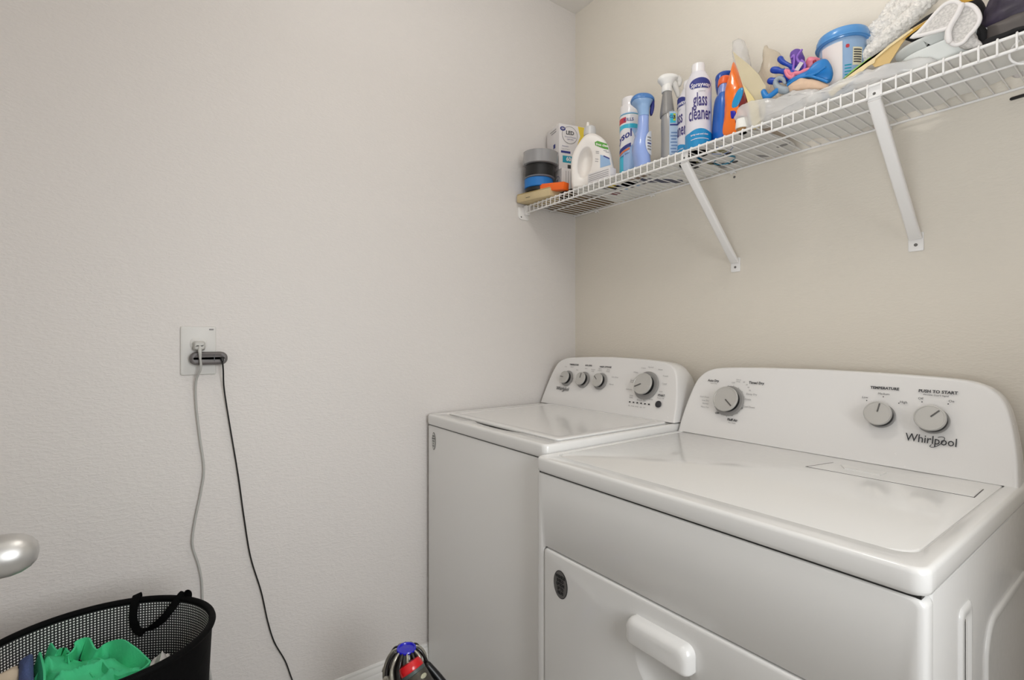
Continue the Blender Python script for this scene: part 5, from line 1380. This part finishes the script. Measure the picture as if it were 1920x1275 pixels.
# ------------------------------------------------------------------ STICK VACUUM
VC = Vector((0.490, -0.978, 0.447))
tw = Vector((0.912, -0.411, 0)); ri = Vector((0.411, 0.912, 0))
vc = thing('handheld_vacuum', (VC.x, VC.y, 0), 'handheld vacuum with blue cap and red collar before the washer', 'vacuum cleaner')
M_vb = mat('vivid_blue_plastic', (20, 16, 190), 0.25, coat=0.4)
M_vr = mat('vivid_red_plastic', (206, 16, 26), 0.25, coat=0.4)
M_vg = mat('bronze_grey_plastic', (74, 70, 62), 0.35, metal=0.3)
M_vs = mat('nickel_plastic', (176, 172, 160), 0.22, metal=0.6)
M_vd = mat('dark_smoke_plastic', (30, 27, 27), 0.2, coat=0.4)
lathe('cap', [(0.0205, -0.006), (0.0215, -0.002), (0.0205, 0.0), (0.0170, 0.0), (0.0160, -0.002), (0.006, -0.0015), (0.0005, -0.001)], VC, M_vb, vc, n=40)
lathe('cyclone_core', [(0.041, -0.075), (0.040, -0.050), (0.034, -0.028), (0.026, -0.012), (0.020, -0.004), (0.012, -0.003)], VC, M_vd, vc, n=40)
for k in range(14):
    a = 2 * PI * k / 14 + 0.1
    dd = Vector((math.cos(a), math.sin(a), 0))
    sd_ = Vector((-math.sin(a), math.cos(a), 0)) * 0.006
    P_ = [VC + dd * 0.0225 + Vector((0, 0, -0.003)), VC + dd * 0.032 + Vector((0, 0, -0.010)), VC + dd * 0.042 + Vector((0, 0, -0.028)), VC + dd * 0.046 + sd_ + Vector((0, 0, -0.050)), VC + dd * 0.044 + sd_ + Vector((0, 0, -0.072))]
    tube('cyclone_cone', P_, [0.0022, 0.0032, 0.0040, 0.0052, 0.0060], M_vs if k % 2 else M_vd, vc, n=8, sub=3, round_ends=True)
for k in range(7):
    a = 2 * PI * k / 7 + 0.35
    dd = Vector((math.cos(a), math.sin(a), 0))
    lathe('cone_end', [(0.009, -0.004), (0.010, 0), (0.0085, 0.006), (0.003, 0.008)], VC + dd * 0.047 + Vector((0, 0, -0.052)), M_vs, vc, n=16, axis=(dd.x, dd.y, 0.5))
lathe('dust_bin', [(0.040, -0.25), (0.043, -0.245), (0.046, -0.11), (0.047, -0.075), (0.03, -0.07)], VC, mat('smoke_bin', (46, 40, 40), 0.12, coat=0.4), vc, n=40)
b0_ = VC + tw * 0.034 + ri * 0.008 + Vector((0, 0, -0.020)); b1_ = VC + tw * 0.072 + ri * 0.046 + Vector((0, 0, -0.085))
ax = (b1_ - b0_).normalized(); L_ = (b1_ - b0_).length
lathe('collar', [(0.015, -0.008), (0.0235, -0.006), (0.0255, 0.001), (0.0262, 0.010), (0.025, 0.012)], b0_, M_vr, vc, n=32, axis=ax)
lathe('collar_ring', [(0.0240, 0.010), (0.0268, 0.011), (0.0272, 0.017), (0.0255, 0.019)], b0_, mat('dark_green_grey', (70, 80, 78), 0.4), vc, n=32, axis=ax)
lathe('motor_housing', [(0.0245, 0.016), (0.0272, 0.020), (0.0290, 0.040), (0.0300, L_), (0.026, L_ + 0.02), (0.01, L_ + 0.024)], b0_, M_vg, vc, n=36, axis=ax)
upn = (Vector((0, 0, 1)) - ax * ax.z).normalized()
def on_motor(s, side, r): 
    sd = ax.cross(upn)
    return b0_ + ax * s + (upn * math.cos(side) + sd * math.sin(side)) * r
lathe('badge', [(0.008, -0.001), (0.008, 0.0012), (0.0065, 0.002), (0.0004, 0.0022)], on_motor(0.030, 0.1, 0.0285), mat('pale_badge', (176, 174, 150), 0.3), vc, n=24, axis=upn, sx=1.0, sy=0.55)
lathe('power_button', [(0.019, -0.004), (0.0192, 0.001), (0.0170, 0.006), (0.010, 0.008), (0.0004, 0.0085)], on_motor(0.062, 0.0, 0.0270), M_vb, vc, n=30, axis=upn)
# grip, battery and stand foot (below the frame)
g0 = VC + ri * 0.046 + tw * 0.012 + Vector((0, 0, -0.038))
tube('grip', [g0, g0 + ri * 0.030 + Vector((0, 0, -0.034)) + tw * 0.012, g0 + ri * 0.060 + Vector((0, 0, -0.078)) + tw * 0.024, g0 + ri * 0.08 + Vector((0, 0, -0.16)) + tw * 0.03], [0.008, 0.0095, 0.010, 0.013], M_black, vc, n=12, sub=5, round_ends=True)
tube('wand', [VC + Vector((0, 0, -0.24)), VC + Vector((0, 0, -0.40))], 0.017, M_vr, vc, n=18)
box('floor_tool', VC.x - 0.11, VC.x + 0.11, VC.y - 0.04, VC.y + 0.04, 0.0, 0.055, M_vd, vc, b=0.012, seg=3)
